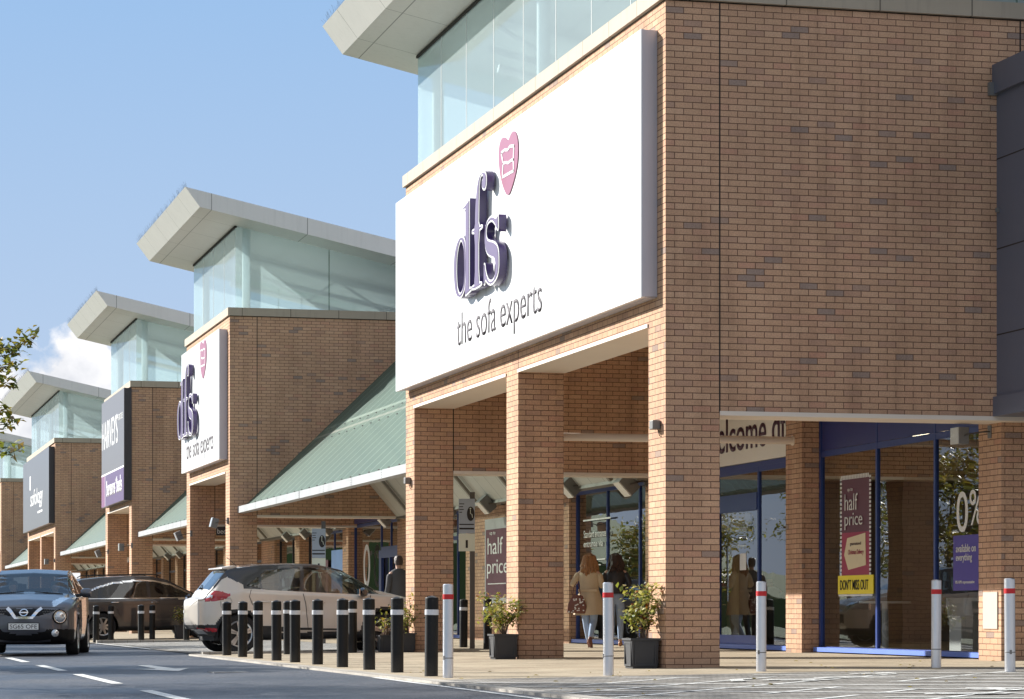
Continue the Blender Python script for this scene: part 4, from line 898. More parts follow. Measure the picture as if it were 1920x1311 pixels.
def car(name,label,S,loc,heading):
    """lofted body: cross-sections along the car, closed by domed ends, then cut into its painted and glazed parts"""
    root=thing(name,label,'car',loc,heading,group=None); L=S['L']/2
    dx=.022; n=int(2*L/dx); xs=np.linspace(-L,L,n)
    T={k:smooth_table(S[k],-L,L,S.get('w_'+k,.10)) for k in ('top','belt','hw','rw','bot','bw')}
    ns=[3,2,6,16,10,3,22,5,14]; rings=[]; segs=None
    for x in xs:
        v={k:float(np.interp(x,*T[k])) for k in T}; top,belt,hw,rw,bot,bw=(v[k] for k in ('top','belt','hw','rw','bot','bw'))
        belt=min(belt,top-.03); mid=bot+(belt-bot)*.5; rail=max(top-S.get('raild',.085),belt+.01)
        C=[(0,bot),(.80*hw,bot),(.965*hw,bot+.05),(.995*hw,bot+(belt-bot)*.22),(hw,mid+.03),(.985*hw,belt-.10*(belt-bot)),(bw*hw,belt),(rw,rail),(rw*.86,top-.028),(0,top)]
        pts,segs=catmull([Vector((0,c[0],c[1])) for c in C],ns)
        rings.append([Vector((x,max(0,p.y),p.z)) for p in pts])
    m=len(rings[0]); K=14
    def cap(r,sgn,bul,zc):
        out=[]
        for k in range(1,K+1):
            s=1-k/K; s2=s**.9; out.append([Vector((p.x+sgn*bul*(1-s**2.2),p.y*s2,zc+(p.z-zc)*s2)) for p in r])
        return out
    full=list(reversed(cap(rings[0],-1,S['bulge_r'],S['zc_r'])))+rings+cap(rings[-1],1,S['bulge_f'],S['zc_f'])
    V=[]; N=len(full); W2=2*m-1
    for r in full:
        V+= [tuple(p) for p in r]+[(p.x,-p.y,p.z) for p in reversed(r[:-1])]
    F=[]; info=[]
    for i in range(N-1):
        for j in range(W2):
            jj=(j+1)%W2
            a,b,c,d=i*W2+j,i*W2+jj,(i+1)*W2+jj,(i+1)*W2+j
            if j==W2-1: continue
            F.append((a,d,c,b)); sg=segs[j] if j<m-1 else segs[W2-1-j-1] if (W2-1-j-1)<m else segs[-1]
            info.append((i,sg))
    for poly,yc in S.get('snap',[]):
        for q in range(len(V)):
            x_,y_,z_=V[q]
            if abs(y_)<yc: continue
            best=None;bd=.0125
            for u in range(len(poly)):
                a_=poly[u]; b_=poly[(u+1)%len(poly)]; dx_,dz_=b_[0]-a_[0],b_[1]-a_[1]; t_=max(0,min(1,((x_-a_[0])*dx_+(z_-a_[1])*dz_)/(dx_*dx_+dz_*dz_+1e-9)))
                d_=math.hypot(x_-a_[0]-t_*dx_,z_-a_[1]-t_*dz_)
                if d_<bd: bd=d_; best=(a_[0]+t_*dx_,a_[1]+t_*dz_)
            if best: V[q]=(best[0],y_,best[1])
    Va=np.array(V); Fa=np.array(F); Cn=Va[Fa].mean(1); e1=Va[Fa[:,2]]-Va[Fa[:,0]]; e2=Va[Fa[:,3]]-Va[Fa[:,1]]; Nn=np.cross(e1,e2); ln=np.linalg.norm(Nn,axis=1); ok=ln>1e-9; Nn[ok]/=ln[ok][:,None]
    if (Nn*Cn*np.array([0,1,0])).sum()<0: Nn=-Nn; F=[f[::-1] for f in F]
    groups={}
    wr=S['wheel_r']; ar=S['arch_r']
    for k,f in enumerate(F):
        if not ok[k]: continue
        c=Cn[k]; nn=Nn[k]; i,sg=info[k]; x,y,z=c; side=abs(y)>S['hwmax']*.62 and abs(nn[1])>.3
        reg=None; hole=False
        for wx in S['wheels']:
            d=math.hypot(x-wx,z-wr)
            if d<ar and abs(y)>S['hwmax']-.30 and sg<5.2: hole=True
            elif d<ar+S.get('lip',.05) and side and sg<5.4 and z>.1: reg='arch_trim'
        if hole: continue
        if z<S['sill'] and sg<5: reg='lower_cladding'
        for nm,test in S['regions']:
            if test(x,y,z,nn,sg,i-K,n): reg=nm
        groups.setdefault(reg or 'body',[]).append(f)
    me0=bpy.data.meshes.new('t'); me0.from_pydata(V,[],F); me0.update(); vn=[tuple(v.normal) for v in me0.vertices]; bpy.data.meshes.remove(me0)
    parts={}
    split=[]
    for nm,fs in groups.items():
        if nm in ('side_window','tail_lamp','head_lamp','upper_lamp','lamp_centre','rear_reflector','window_pillar','sill_strip'):
            fa=np.array(fs); cy=Va[fa].mean(1)[:,1]; split+=[(nm,[f for f,c in zip(fs,cy) if c>0]),(nm,[f for f,c in zip(fs,cy) if c<=0])]
        else: split.append((nm,fs))
    for nm,fs in split:
        if not fs: continue
        used=sorted({v for f in fs for v in f}); mp={v:i for i,v in enumerate(used)}; off=S['offset'].get(nm,0)
        vv=[tuple(np.array(V[v])+np.array(vn[v])*off) for v in used]
        me=bpy.data.meshes.new(nm); me.from_pydata(vv,[],[tuple(mp[v] for v in f) for f in fs]); me.update()
        me.polygons.foreach_set('use_smooth',[True]*len(me.polygons)); me.normals_split_custom_set_from_vertices([vn[v] for v in used])
        parts[nm]=link(nm,me,root,S['mats'][nm])
    # dark cabin floor / wheel wells so that nothing shows through
    mb=MB(); mb.box(-L+.25,L-.35,-S['hwmax']+.28,S['hwmax']-.28,.22,.62); mb.build('cabin_floor','cladd',root)
    sx=S['seats']
    for x in sx:
        for y in (-.38,.38):
            mb=MB(); mb.box(x-.25,x+.22,y-.23,y+.23,.55,.72); mb.box(x-.36,x-.24,y-.22,y+.22,.7,1.12,Matrix.Rotation(-.2,3,'Y'),(x-.3,y,.7)); mb.box(x-.46,x-.37,y-.12,y+.12,1.14,1.30); mb.build('seat','seat',root,bevel=.02)
    mb=MB(); mb.box(S['dash'],S['dash']+.5,-S['hwmax']+.2,S['hwmax']-.2,.6,.98); mb.build('dashboard','cladd',root)
    # wheels
    for wx in S['wheels']:
        for sy in (-1,1):
            y=sy*(S['hwmax']-.105)
            w=MB(); w.lathe([(wr*.66,0),(wr*.70,-.10),(wr*.93,-.105),(wr,-.07),(wr,.07),(wr*.93,.105),(wr*.70,.10),(wr*.66,0)],40,(wx,y,wr),'Y',False); tw=w.build('wheel','tyre',root,True)
            rr=wr*.70; r=MB(); 
            i0=len(r.v)
            for (ra,ya) in ((rr,.09),(rr-.012,.10),(rr-.03,.085),(rr-.035,.03)):
                for j in range(40): a=2*PI*j/40; r.v.append((wx+ra*math.cos(a),y+sy*ya,wr+ra*math.sin(a)))
            for q in range(3):
                for j in range(40): a=i0+q*40+j; b=i0+q*40+(j+1)%40; r.f.append((a,b,b+40,a+40))
            for k in range(S['spokes']):
                a=2*PI*k/S['spokes']+.3; ca,sa=math.cos(a),math.sin(a)
                for (w0,w1,da) in (((.022,.026,-.10),(.022,.026,.10)) if S.get('twin') else ((.03,.02,0),)):
                    ca2,sa2=math.cos(a+da*1.0),math.sin(a+da*1.0)
                    p0=(wx+.05*ca,wr+.05*sa); p1=(wx+(rr-.02)*ca2,wr+(rr-.02)*sa2); nx,nz=-(p1[1]-p0[1]),p1[0]-p0[0]; l=math.hypot(nx,nz); nx/=l; nz/=l
                    A=[(p0[0]+nx*w0,p0[1]+nz*w0),(p1[0]+nx*w1,p1[1]+nz*w1),(p1[0]-nx*w1,p1[1]-nz*w1),(p0[0]-nx*w0,p0[1]-nz*w0)]
                    r.prism(A,'Y',y+sy*.06,y+sy*.088)
            r.lathe([(.055,-.02),(.055,.02)],20,(wx,y+sy*.075,wr),'Y'); r.build('rim','rim',tw)
            bk=MB(); bk.lathe([(rr-.036,-.01),(rr-.036,.01)],30,(wx,y+sy*.02,wr),'Y'); bk.build('brake_disc','black',tw)
    # dark wheel-arch liners
    for wx in S['wheels']:
        mb=MB(); N_=20
        for sy in (-1,1):
            y0=sy*(S['hwmax']-.03); y1=sy*(S['hwmax']-.42); i0=len(mb.v)
            for k in range(N_+1):
                a=PI*k/N_*1.1-.05*PI; mb.v+=[(wx+ar*math.cos(a),y0,wr+ar*math.sin(a)),(wx+ar*math.cos(a),y1,wr+ar*math.sin(a))]
            for k in range(N_): a=i0+2*k; mb.f.append((a,a+1,a+3,a+2))
            mb.poly([(wx+ar*math.cos(PI*k/24),y1,wr+ar*math.sin(PI*k/24)) for k in range(25)])
        mb.build('arch_liner','black',root)
    from mathutils.bvhtree import BVHTree
    bv=BVHTree.FromPolygons([Vector(v) for v in V],F)
    return root,bv
def surf_box(mb,x,y,z,sx,sy,sz,rz=0): mb.box(x-sx/2,x+sx/2,y-sy/2,y+sy/2,z-sz/2,z+sz/2,Matrix.Rotation(rz,3,'Z'),(x,y,z))
def mirror_part(root,x,y,z,paint,s=1):
    for sy in (-1,1):
        mb=MB(); mb.lathe([(0.0,-.10),(.055,-.095),(.095,-.04),(.10,.05),(.085,.09),(.0,.095)],18)
        mb.v=[(x+v[0]*.85,sy*(y+.12)+v[2]*1.0,z+v[1]*.85) for v in mb.v]; o=mb.build('door_mirror',paint,root,True)
        a=MB(); a.tube([(x+.02,sy*(y-.10),z-.06),(x,sy*(y+.06),z-.03)],.03,8); a.build('mirror_arm','cladd',o)
        g=MB(); g.box(x-.092,x-.085,sy*(y+.12)-.085,sy*(y+.12)+.085,z-.06,z+.06); g.build('mirror_glass','chrome',o)
def handle(root,x,y,z,mat='chrome'):
    for sy in (-1,1):
        mb=MB(); mb.tube([(x-.10,sy*y,z),(x-.08,sy*(y+.028),z),(x+.08,sy*(y+.028),z),(x+.10,sy*y,z)],.012,8); mb.build('door_handle',mat,root,True)
def poly_line(root,name,pts,S_,mat,r=.006,ys=None):
    pass
# pale crossover with a black roof -------------------------------------------------
M['paint_cream']=car_paint('cream_car_paint',(.62,.565,.50),.0,.32,.02); M['paint_black']=car_paint('black_car_paint',(.010,.010,.014),.0,.25,.02)
M['paint_grey']=car_paint('grey_brown_car_paint',(.062,.058,.060),.55,.3); M['paint_gun']=car_paint('gunmetal_car_paint',(.10,.105,.125),.6,.28)
WQ=[(-1.24,1.17),(-1.02,1.33),(-.86,1.44),(-.2,1.485),(.30,1.45),(.60,1.36),(.86,1.18),(1.0,1.03),(.9,.985),(-.3,1.055),(-.9,1.09)]
SC1=dict(L=4.12,hwmax=.89,wheel_r=.335,arch_r=.385,wheels=(-1.40,1.206),sill=.36,zc_r=.72,zc_f=.62,bulge_r=.09,bulge_f=.07,spokes=5,twin=True,seats=(.15,-.75),dash=.72,
 top=[(-2.06,.98),(-2.0,1.08),(-1.9,1.17),(-1.60,1.47),(-1.5,1.50),(-1.0,1.555),(-.4,1.57),(.1,1.55),(.5,1.46),(1.13,1.09),(1.4,1.03),(1.8,.93),(2.0,.80),(2.06,.72)],w_top=.06,
 belt=[(-2.06,.93),(-1.9,1.06),(-1.3,1.12),(-.3,1.06),(.9,.99),(1.1,.98),(1.5,.95),(1.9,.85),(2.06,.66)],
 hw=[(-2.06,.60),(-1.98,.70),(-1.86,.78),(-1.6,.865),(-1.4,.89),(1.3,.89),(1.7,.86),(1.95,.77),(2.06,.62)],w_hw=.08,
 rw=[(-2.06,.58),(-1.9,.64),(-1.5,.62),(-.5,.66),(.2,.65),(.6,.64),(1.1,.70),(1.6,.68),(2.06,.5)],
 bw=[(-2.06,.93),(2.06,.93)],bot=[(-2.06,.42),(-1.9,.30),(-1.6,.24),(1.6,.22),(1.95,.26),(2.06,.34)],
 offset=dict(side_window=.001),
 mats=dict(body='paint_cream',roof='paint_black',side_window='carglass',rear_screen='carglassd',windscreen='carglass',lower_cladding='cladd',arch_trim='cladd',tail_lamp='lampred',bumper_trim='rim',rear_reflector='lampred',window_pillar='paint_black',head_lamp='lampclear',grille='cladd',sill_strip='rim',lamp_centre='lampclear'),
 regions=[
  ('roof',lambda x,y,z,n,sg,i,N: sg>5.7 and -1.80<x<1.06 and z>1.0 and not(sg<6.95 and z<1.33-.9*abs(x+1.565)**1.0*.62 and x<-1.2)),
  ('window_pillar',lambda x,y,z,n,sg,i,N: 5.75<sg<7.1 and -1.3<x<1.16 and z>1.0),
  ('side_window',lambda x,y,z,n,sg,i,N: 5.7<sg<7.15 and inpoly((x,z),WQ) and abs(x+.28+(z-1)*-.12)>.035 and not(abs(x+1.0-(z-1.1)*.0)<.02)),
  ('windscreen',lambda x,y,z,n,sg,i,N: sg>7.3 and .50<x<1.10),
  ('rear_screen',lambda x,y,z,n,sg,i,N: sg>7.25 and -1.85<x<-1.58 and abs(y)<.60),
  ('tail_lamp',lambda x,y,z,n,sg,i,N: 3.5<sg<6.4 and x<-1.5 and inpoly((x,z),TLP)),
  ('lamp_centre',lambda x,y,z,n,sg,i,N: 3.5<sg<6.4 and inpoly((x,z),TLC)),
  ('rear_reflector',lambda x,y,z,n,sg,i,N: x<-1.78 and .38<z<.44 and .48<abs(y)<.80),
  ('lower_cladding',lambda x,y,z,n,sg,i,N: (-1.05<x<.85 and sg<5 and abs(y)>.5 and z<.37+.10*max(0,-(x-.7)/1.7)) or x<-1.74 and z<.50 and not(.38<z<.44 and .48<abs(y)<.80) and not(z<.42 and abs(y)<.40)),
  ('bumper_trim',lambda x,y,z,n,sg,i,N: x<-1.86 and .26<z<.42 and abs(y)<.44),
  ('head_lamp',lambda x,y,z,n,sg,i,N: x>1.6 and .72<z<.86 and abs(y)>.42),
  ('grille',lambda x,y,z,n,sg,i,N: x>1.98 and .45<z<.62 and abs(y)<.5),
  ('sill_strip',lambda x,y,z,n,sg,i,N: -.85<x<.75 and .345<z<.375 and sg<4.5 and abs(y)>.7),
 ])
a1=R(4.0); wheelR=Vector((-2.66,15.85+.10)); c1=(wheelR.x+1.40*math.cos(a1)-.80*math.sin(a1)*1, wheelR.y+1.40*math.sin(a1)+.80*math.cos(a1))
def settle(root): root.rotation_euler=(0,0,root.rotation_euler[2])
def rs(x): return -1.4+(x+1.4)*.85 if x<-1.4 else x
for k_ in ('top','belt','hw','rw','bw','bot'): SC1[k_]=[(rs(a) if a>-2.05 else a+.10,b) for a,b in SC1[k_]]
TLP=[(-1.985,.985),(-1.965,1.07),(-1.86,1.10),(-1.72,1.085),(-1.53,1.015),(-1.62,.945),(-1.80,.905),(-1.93,.90)]
TLC=[(-1.965,.98),(-1.94,1.035),(-1.87,1.04),(-1.82,1.0),(-1.88,.96)]
SC1['snap']=[(TLP,.5),(TLC,.5),(WQ,.45)]
SC1['L']=4.12
ca,pt=car('pale_crossover','pale cream crossover car with black roof parked behind the row of black bollards',SC1,(c1[0],c1[1],gz(c1[0])),a1)
ca.rotation_euler=(0,-math.atan(SL),a1)
handle(ca,-1.0+.05,.885,.885,'paint_cream'); handle(ca,.02,.885,.86,'paint_cream'); mirror_part(ca,.80,.86,1.03,'paint_black')
mb=MB(); mb.prism([(-1.50,1.455),(-1.64,1.468),(-1.63,1.492),(-1.42,1.528),(-1.34,1.51),(-1.44,1.47)],'Y',-.54,.54); mb.build('roof_spoiler','paint_cream',ca,True,.008)
mb=MB(); mb.box(-2.065,-2.048,-.26,.26,.60,.72); pl=mb.build('number_plate','plateyel',ca); 
mb=MB(); mb.box(-2.052,-1.99,-.33,.33,.56,.76); mb.box(-2.01,-1.96,-.30,.30,.765,.79); mb.build('plate_recess','paint_cream',ca)
mb=MB()
for sg_ in (1,-1):
    mb.tube([(-2.0,0,.97),(-2.0,.035*sg_,.915),(-2.005,0,.86)],.008,6)
mb.build('rear_badge','chrome',ca)
mb=MB(); mb.tube([(-1.88,-.02,1.13),(-1.90,.02,1.14),(-1.80,.33,1.20)],.009,6); mb.lathe([(.035,-.01),(.035,.02)],12,(-1.89,0,1.13)); mb.build('rear_wiper','black',ca)
mb=MB(); mb.tube([(-1.25,0,1.53),(-1.42,0,1.68)],.005,5); mb.build('aerial','black',ca)
seam=MB()
def seamline(mb,parts_y,pts,r=.0065):
    for sy in (-1,1): mb.tube([(x,sy*y,z) for x,y,z in pts],r,4)
seamline(seam,None,[(.96,.877,.98),(.93,.892,.8),(.85,.892,.55),(.78,.886,.38)]); seamline(seam,None,[(-.26,.872,1.02),(-.22,.892,.85),(-.20,.892,.6),(-.18,.887,.38)]); seamline(seam,None,[(-1.18,.855,1.10),(-1.22,.885,.98),(-1.17,.892,.85),(-1.08,.892,.74)])
seamline(seam,None,[(-1.72,.872,.80),(-1.56,.887,.80),(-1.53,.888,.90),(-1.56,.885,.96),(-1.70,.872,.96),(-1.73,.872,.9),(-1.72,.872,.80)],.003)
seam.build('door_seams','black',ca)
# dark estate car --------------------------------------------------------------------
WC=[(-1.95,1.10),(-1.80,1.22),(-1.5,1.36),(-1.1,1.47),(-.5,1.535),(.05,1.52),(.45,1.43),(.85,1.25),(1.18,1.10),(1.12,1.065),(-1.88,1.065)]
def nearpoly(p,poly,w):
    best=9
    for i in range(len(poly)):
        a=poly[i]; b=poly[(i+1)%len(poly)]; dx,dz=b[0]-a[0],b[1]-a[1]; t=max(0,min(1,((p[0]-a[0])*dx+(p[1]-a[1])*dz)/(dx*dx+dz*dz+1e-9)))
        best=min(best,math.hypot(p[0]-a[0]-t*dx,p[1]-a[1]-t*dz))
    return best<w
SC2=dict(SC1); SC2.update(L=4.56,hwmax=.91,wheel_r=.345,arch_r=.40,wheels=(-1.38,1.24),sill=.33,spokes=8,twin=False,seats=(.15,-.8),dash=.8,zc_r=.85,zc_f=.65,lip=.0,
 top=[(-2.28,1.05),(-2.2,1.22),(-2.02,1.52),(-1.9,1.60),(-1.3,1.655),(-.5,1.68),(0,1.665),(.4,1.58),(1.28,1.15),(1.6,1.09),(2.05,.98),(2.22,.85),(2.28,.75)],
 belt=[(-2.28,.95),(-1.9,1.07),(1.2,1.06),(1.6,1.0),(2.1,.88),(2.28,.7)],
 hw=[(-2.28,.70),(-2.18,.80),(-2.0,.87),(-1.5,.91),(1.5,.91),(1.9,.87),(2.15,.78),(2.28,.62)],
 rw=[(-2.28,.60),(-1.9,.64),(-.5,.68),(.3,.67),(1.2,.74),(1.7,.7),(2.28,.5)],bw=[(-2.28,.95),(2.28,.95)],bot=[(-2.28,.42),(-2.1,.30),(-1.8,.24),(1.8,.22),(2.15,.26),(2.28,.34)],
 mats=dict(SC1['mats'],body='paint_grey',side_window='carglassd',chrome_trim='chrome'),
 snap=[(WC,.4)],
 regions=[('chrome_trim',lambda x,y,z,n,sg,i,N: 5.6<sg<7.3 and nearpoly((x,z),WC,.020)),
  ('side_window',lambda x,y,z,n,sg,i,N: 5.6<sg<7.3 and inpoly((x,z),WC) and not nearpoly((x,z),WC,.020)),
  ('window_pillar',lambda x,y,z,n,sg,i,N: 5.6<sg<7.3 and inpoly((x,z),WC) and not nearpoly((x,z),WC,.02) and (abs(x+.14)<.045 or abs(x+1.22-(z-1.1)*.1)<.03)),
  ('windscreen',lambda x,y,z,n,sg,i,N: sg>7.3 and .45<x<1.26),
  ('rear_screen',lambda x,y,z,n,sg,i,N: x<-2.0 and 1.12<z<1.50 and sg>7.2),
  ('tail_lamp',lambda x,y,z,n,sg,i,N: x<-1.98 and 1.02<z<1.52 and 5.8<sg<7.3),
  ('head_lamp',lambda x,y,z,n,sg,i,N: x>1.8 and .72<z<.86 and abs(y)>.45),
  ('grille',lambda x,y,z,n,sg,i,N: x>2.2 and .5<z<.75 and abs(y)<.5)])
a2=R(8); hub=Vector((-2.58,39.95)); c2=(hub.x+1.38*math.cos(a2)-.82*math.sin(a2),hub.y+1.38*math.sin(a2)+.82*math.cos(a2))
cb,_=car('grey_estate_car','dark grey brown estate car with arched chrome window trim, parked by the second gable',SC2,(c2[0],c2[1],gz(c2[0])),a2)
cb.rotation_euler=(0,-math.atan(SL),a2)
handle(cb,-1.05,.905,.97); handle(cb,.02,.905,.96); mirror_part(cb,.92,.88,1.08,'paint_grey')
seam=MB(); seamline(seam,None,[(1.1,.87,1.05),(1.08,.912,.8),(1.0,.912,.4)]); seamline(seam,None,[(-.14,.87,1.05),(-.12,.912,.8),(-.1,.912,.38)]); seamline(seam,None,[(-1.22,.87,1.05),(-1.2,.905,.92),(-1.0,.912,.78),(-.92,.912,.6)]); seamline(seam,None,[(-2.1,.84,.90),(-1.6,.905,.91),(1.0,.912,.89)],.003); seam.build('door_seams','black',cb)
mb=MB()
for sy in (-1,1): mb.tube([(-1.7,sy*.60,1.635),(-1.6,sy*.61,1.69),(.1,sy*.62,1.695),(.25,sy*.61,1.64)],.014,6)
mb.build('roof_rails','black',cb)
# oncoming gunmetal crossover --------------------------------------------------------
LJ=[(1.96,.50),(1.86,.62),(1.45,.78),(1.18,.83),(1.42,.62),(1.80,.46)]
WJ=[(-1.6,1.30),(-1.2,1.42),(-.5,1.46),(.2,1.44),(.6,1.32),(1.0,1.10),(.95,1.05),(-.6,1.10)]
SC3=dict(SC1); SC3.update(L=4.13,hwmax=.885,wheel_r=.335,arch_r=.39,wheels=(-1.32,1.21),sill=.30,zc_f=.66,bulge_f=.12,bulge_r=.05,spokes=10,twin=False,seats=(.1,-.75),dash=.62,raild=.07,lip=.0,
 top=[(-2.06,1.05),(-1.95,1.25),(-1.6,1.46),(-1.2,1.54),(-.5,1.57),(0,1.56),(.35,1.49),(1.05,1.13),(1.35,1.09),(1.75,1.0),(1.95,.90),(2.06,.82)],w_top=.07,
 belt=[(-2.06,1.0),(-1.6,1.15),(.9,1.06),(1.1,1.04),(1.5,1.02),(1.85,.93),(2.06,.78)],
 hw=[(-2.06,.66),(-1.9,.78),(-1.5,.885),(-1.0,.87),(-.2,.84),(.6,.855),(1.0,.885),(1.5,.88),(1.8,.84),(1.96,.76),(2.06,.66)],w_hw=.09,
 rw=[(-2.06,.56),(-1.5,.60),(-.5,.63),(.2,.63),(.5,.65),(1.05,.72),(1.5,.66),(1.9,.58),(2.06,.52)],bw=[(-2.06,.95),(1.0,.93),(1.4,.90),(1.8,.88),(2.06,.86)],
 bot=[(-2.06,.42),(-1.8,.25),(1.6,.20),(1.95,.20),(2.06,.26)],
 mats=dict(SC1['mats'],body='paint_gun',upper_lamp='lampclear',lower_intake='blackmatt',grille='blackmatt',roof='paint_gun',window_pillar='paint_black',windscreen='carglass'),
 regions=[('side_window',lambda x,y,z,n,sg,i,N: 5.9<sg<7.1 and inpoly((x,z),WJ) and abs(x+.25)>.04),
  ('windscreen',lambda x,y,z,n,sg,i,N: sg>7.15 and .36<x<1.09),
  ('rear_screen',lambda x,y,z,n,sg,i,N: sg>7.3 and -1.95<x<-1.6),
  ('upper_lamp',lambda x,y,z,n,sg,i,N: inpoly((x,abs(y)),LJ) and z>.80 and sg>4.9),
  ('grille',lambda x,y,z,n,sg,i,N: x>1.9 and n[0]>.2 and ((z<.835-.02*abs(y) and z>.70+.12*max(0,abs(y)-.25)/.4 and abs(y)<.70))),
  ('lower_intake',lambda x,y,z,n,sg,i,N: x>1.72 and z<.47-.06*(1 if abs(y)<.32 else 0)+.0 and z<.33+.16*min(1,abs(y)/.5) ),
 ])
hd=Vector((-.165,-.986)).normalized(); a3=math.atan2(hd.y,hd.x)
fc=Vector((-6.23,17.5)); c3=fc-hd*2.13
cj,jbv=car('oncoming_crossover','gunmetal crossover car driving towards the camera with round front lamps',SC3,(c3.x,c3.y,gz(c3.x)-.012),a3)
cj.rotation_euler=(0,0,a3)
mirror_part(cj,.72,.86,1.12,'paint_gun')
snapJ=1
def fx(y,z,d=.0):
    h=jbv.ray_cast(Vector((4,y,z)),Vector((-1,0,0))); return (h[0].x if h[0] is not None else 2.0)+d
def strip(name,pts,w,d,mat,par=None,closed=False,th=.02):
    """raised moulding that follows the nose: pts are (y,z)"""
    mb=MB(); n=len(pts)
    rng=range(n if closed else n-1); seg=[]
    for i in rng:
        a=Vector(pts[i]); b=Vector(pts[(i+1)%n]); dd=(b-a).normalized(); nn=Vector((-dd.y,dd.x))*w/2
        m=max(1,int((b-a).length/.03))
        for k in range(m):
            p=a.lerp(b,k/m)-dd*(.002 if k==0 else 0); q=a.lerp(b,(k+1)/m)+dd*.002
            c=[p+nn,q+nn,q-nn,p-nn]; i0=len(mb.v); mb.v+=[(fx(u.x,u.y,d),u.x,u.y) for u in c]+[(fx(u.x,u.y,d-th),u.x,u.y) for u in c]
            mb.f+=[(i0,i0+1,i0+2,i0+3)]+[(i0+r,i0+(r+1)%4,i0+4+(r+1)%4,i0+4+r) for r in range(4)]
    return mb.build(name,mat,par if par is not None else cj)
XP=fx(0,.52)+.012
mb=MB(); mb.box(XP+.004,XP+.016,-.26,.26,.462,.573); pl=mb.build('number_plate','platewhite',cj)
mb=MB(); mb.box(XP-.05,XP+.003,-.275,.275,.452,.585); mb.build('plate_surround','black',cj)
FR=lambda x,y,z: Matrix(((0,0,1,x),(1,0,0,y),(0,1,0,z),(0,0,0,1)))
text('plate_text','SG65 OFE',.47,.072,'black',pl,FR(XP+.0165,-.235,.482),.001,.0)
for s_ in (1,-1): strip('grille_chrome_v',[(s_*.30,.845),(s_*.235,.79),(s_*.155,.685)],.055,.022,'chrome')
strip('grille_chrome_v',[(-.165,.672),(.165,.672)],.04,.024,'chrome')
strip('round_badge',[(.066*math.cos(2*PI*k/20),.765+.058*math.sin(2*PI*k/20)) for k in range(20)],.016,.03,'chrome',None,True)
strip('badge_bar',[(-.078,.765),(.078,.765)],.022,.034,'chrome')
for s_ in (-1,1):
    X_=fx(s_*.62,.69)
    def disc(nm,prof,y,z,x,mat,par=None):
        v=MB(); v.lathe(prof,32); q=math.radians(16)*s_
        v.v=[(x+vz*math.cos(q)-vx*math.sin(q)*1,y+vx*math.cos(q)+vz*math.sin(q),z+vy) for vx,vy,vz in v.v]; return v.build(nm,mat,par or cj,True)
    lr=disc('headlight',[(.128,-.06),(.13,.015),(.115,.028),(.108,.01)],s_*.62,.69,X_+.015,'blackmatt')
    disc('lens',[(.108,.008),(.09,.03),(.055,.042),(.0,.045)],s_*.62,.69,X_+.015,'lampclear',lr)
    disc('chrome_ring',[(.113,.012),(.108,.03),(.100,.03),(.098,.02)],s_*.62,.69,X_+.015,'chrome',lr)
    X2=fx(s_*.54,.40); disc('fog_lamp',[(.062,-.03),(.064,.012),(.045,.022),(0,.026)],s_*.54,.40,X2,'lampclear')
    v=MB(); v.tube([(1.10,s_*.1,1.135),(1.12,s_*.60,1.10)],.010,5); v.build('wiper','black',cj)
for s_ in (-1,1):
    v=MB()
    for zz in (.74,.775,.81):
        for k in range(9):
            y=s_*(.31+.042*k+(.02 if zz==.775 else 0))
            if .31<abs(y)<.62: v.box(fx(y,zz)-.004,fx(y,zz)+.004,y-.013,y+.013,zz-.009,zz+.009)
    v.build('grille_mesh','floodgrey',cj)
strip('bumper_lip',[(-.46,.27),(-.25,.25),(.25,.25),(.46,.27)],.035,.02,'paint_gun')
strip('bonnet_edge',[(-.70,.842),(-.35,.855),(.35,.855),(.70,.842)],.008,.004,'black')
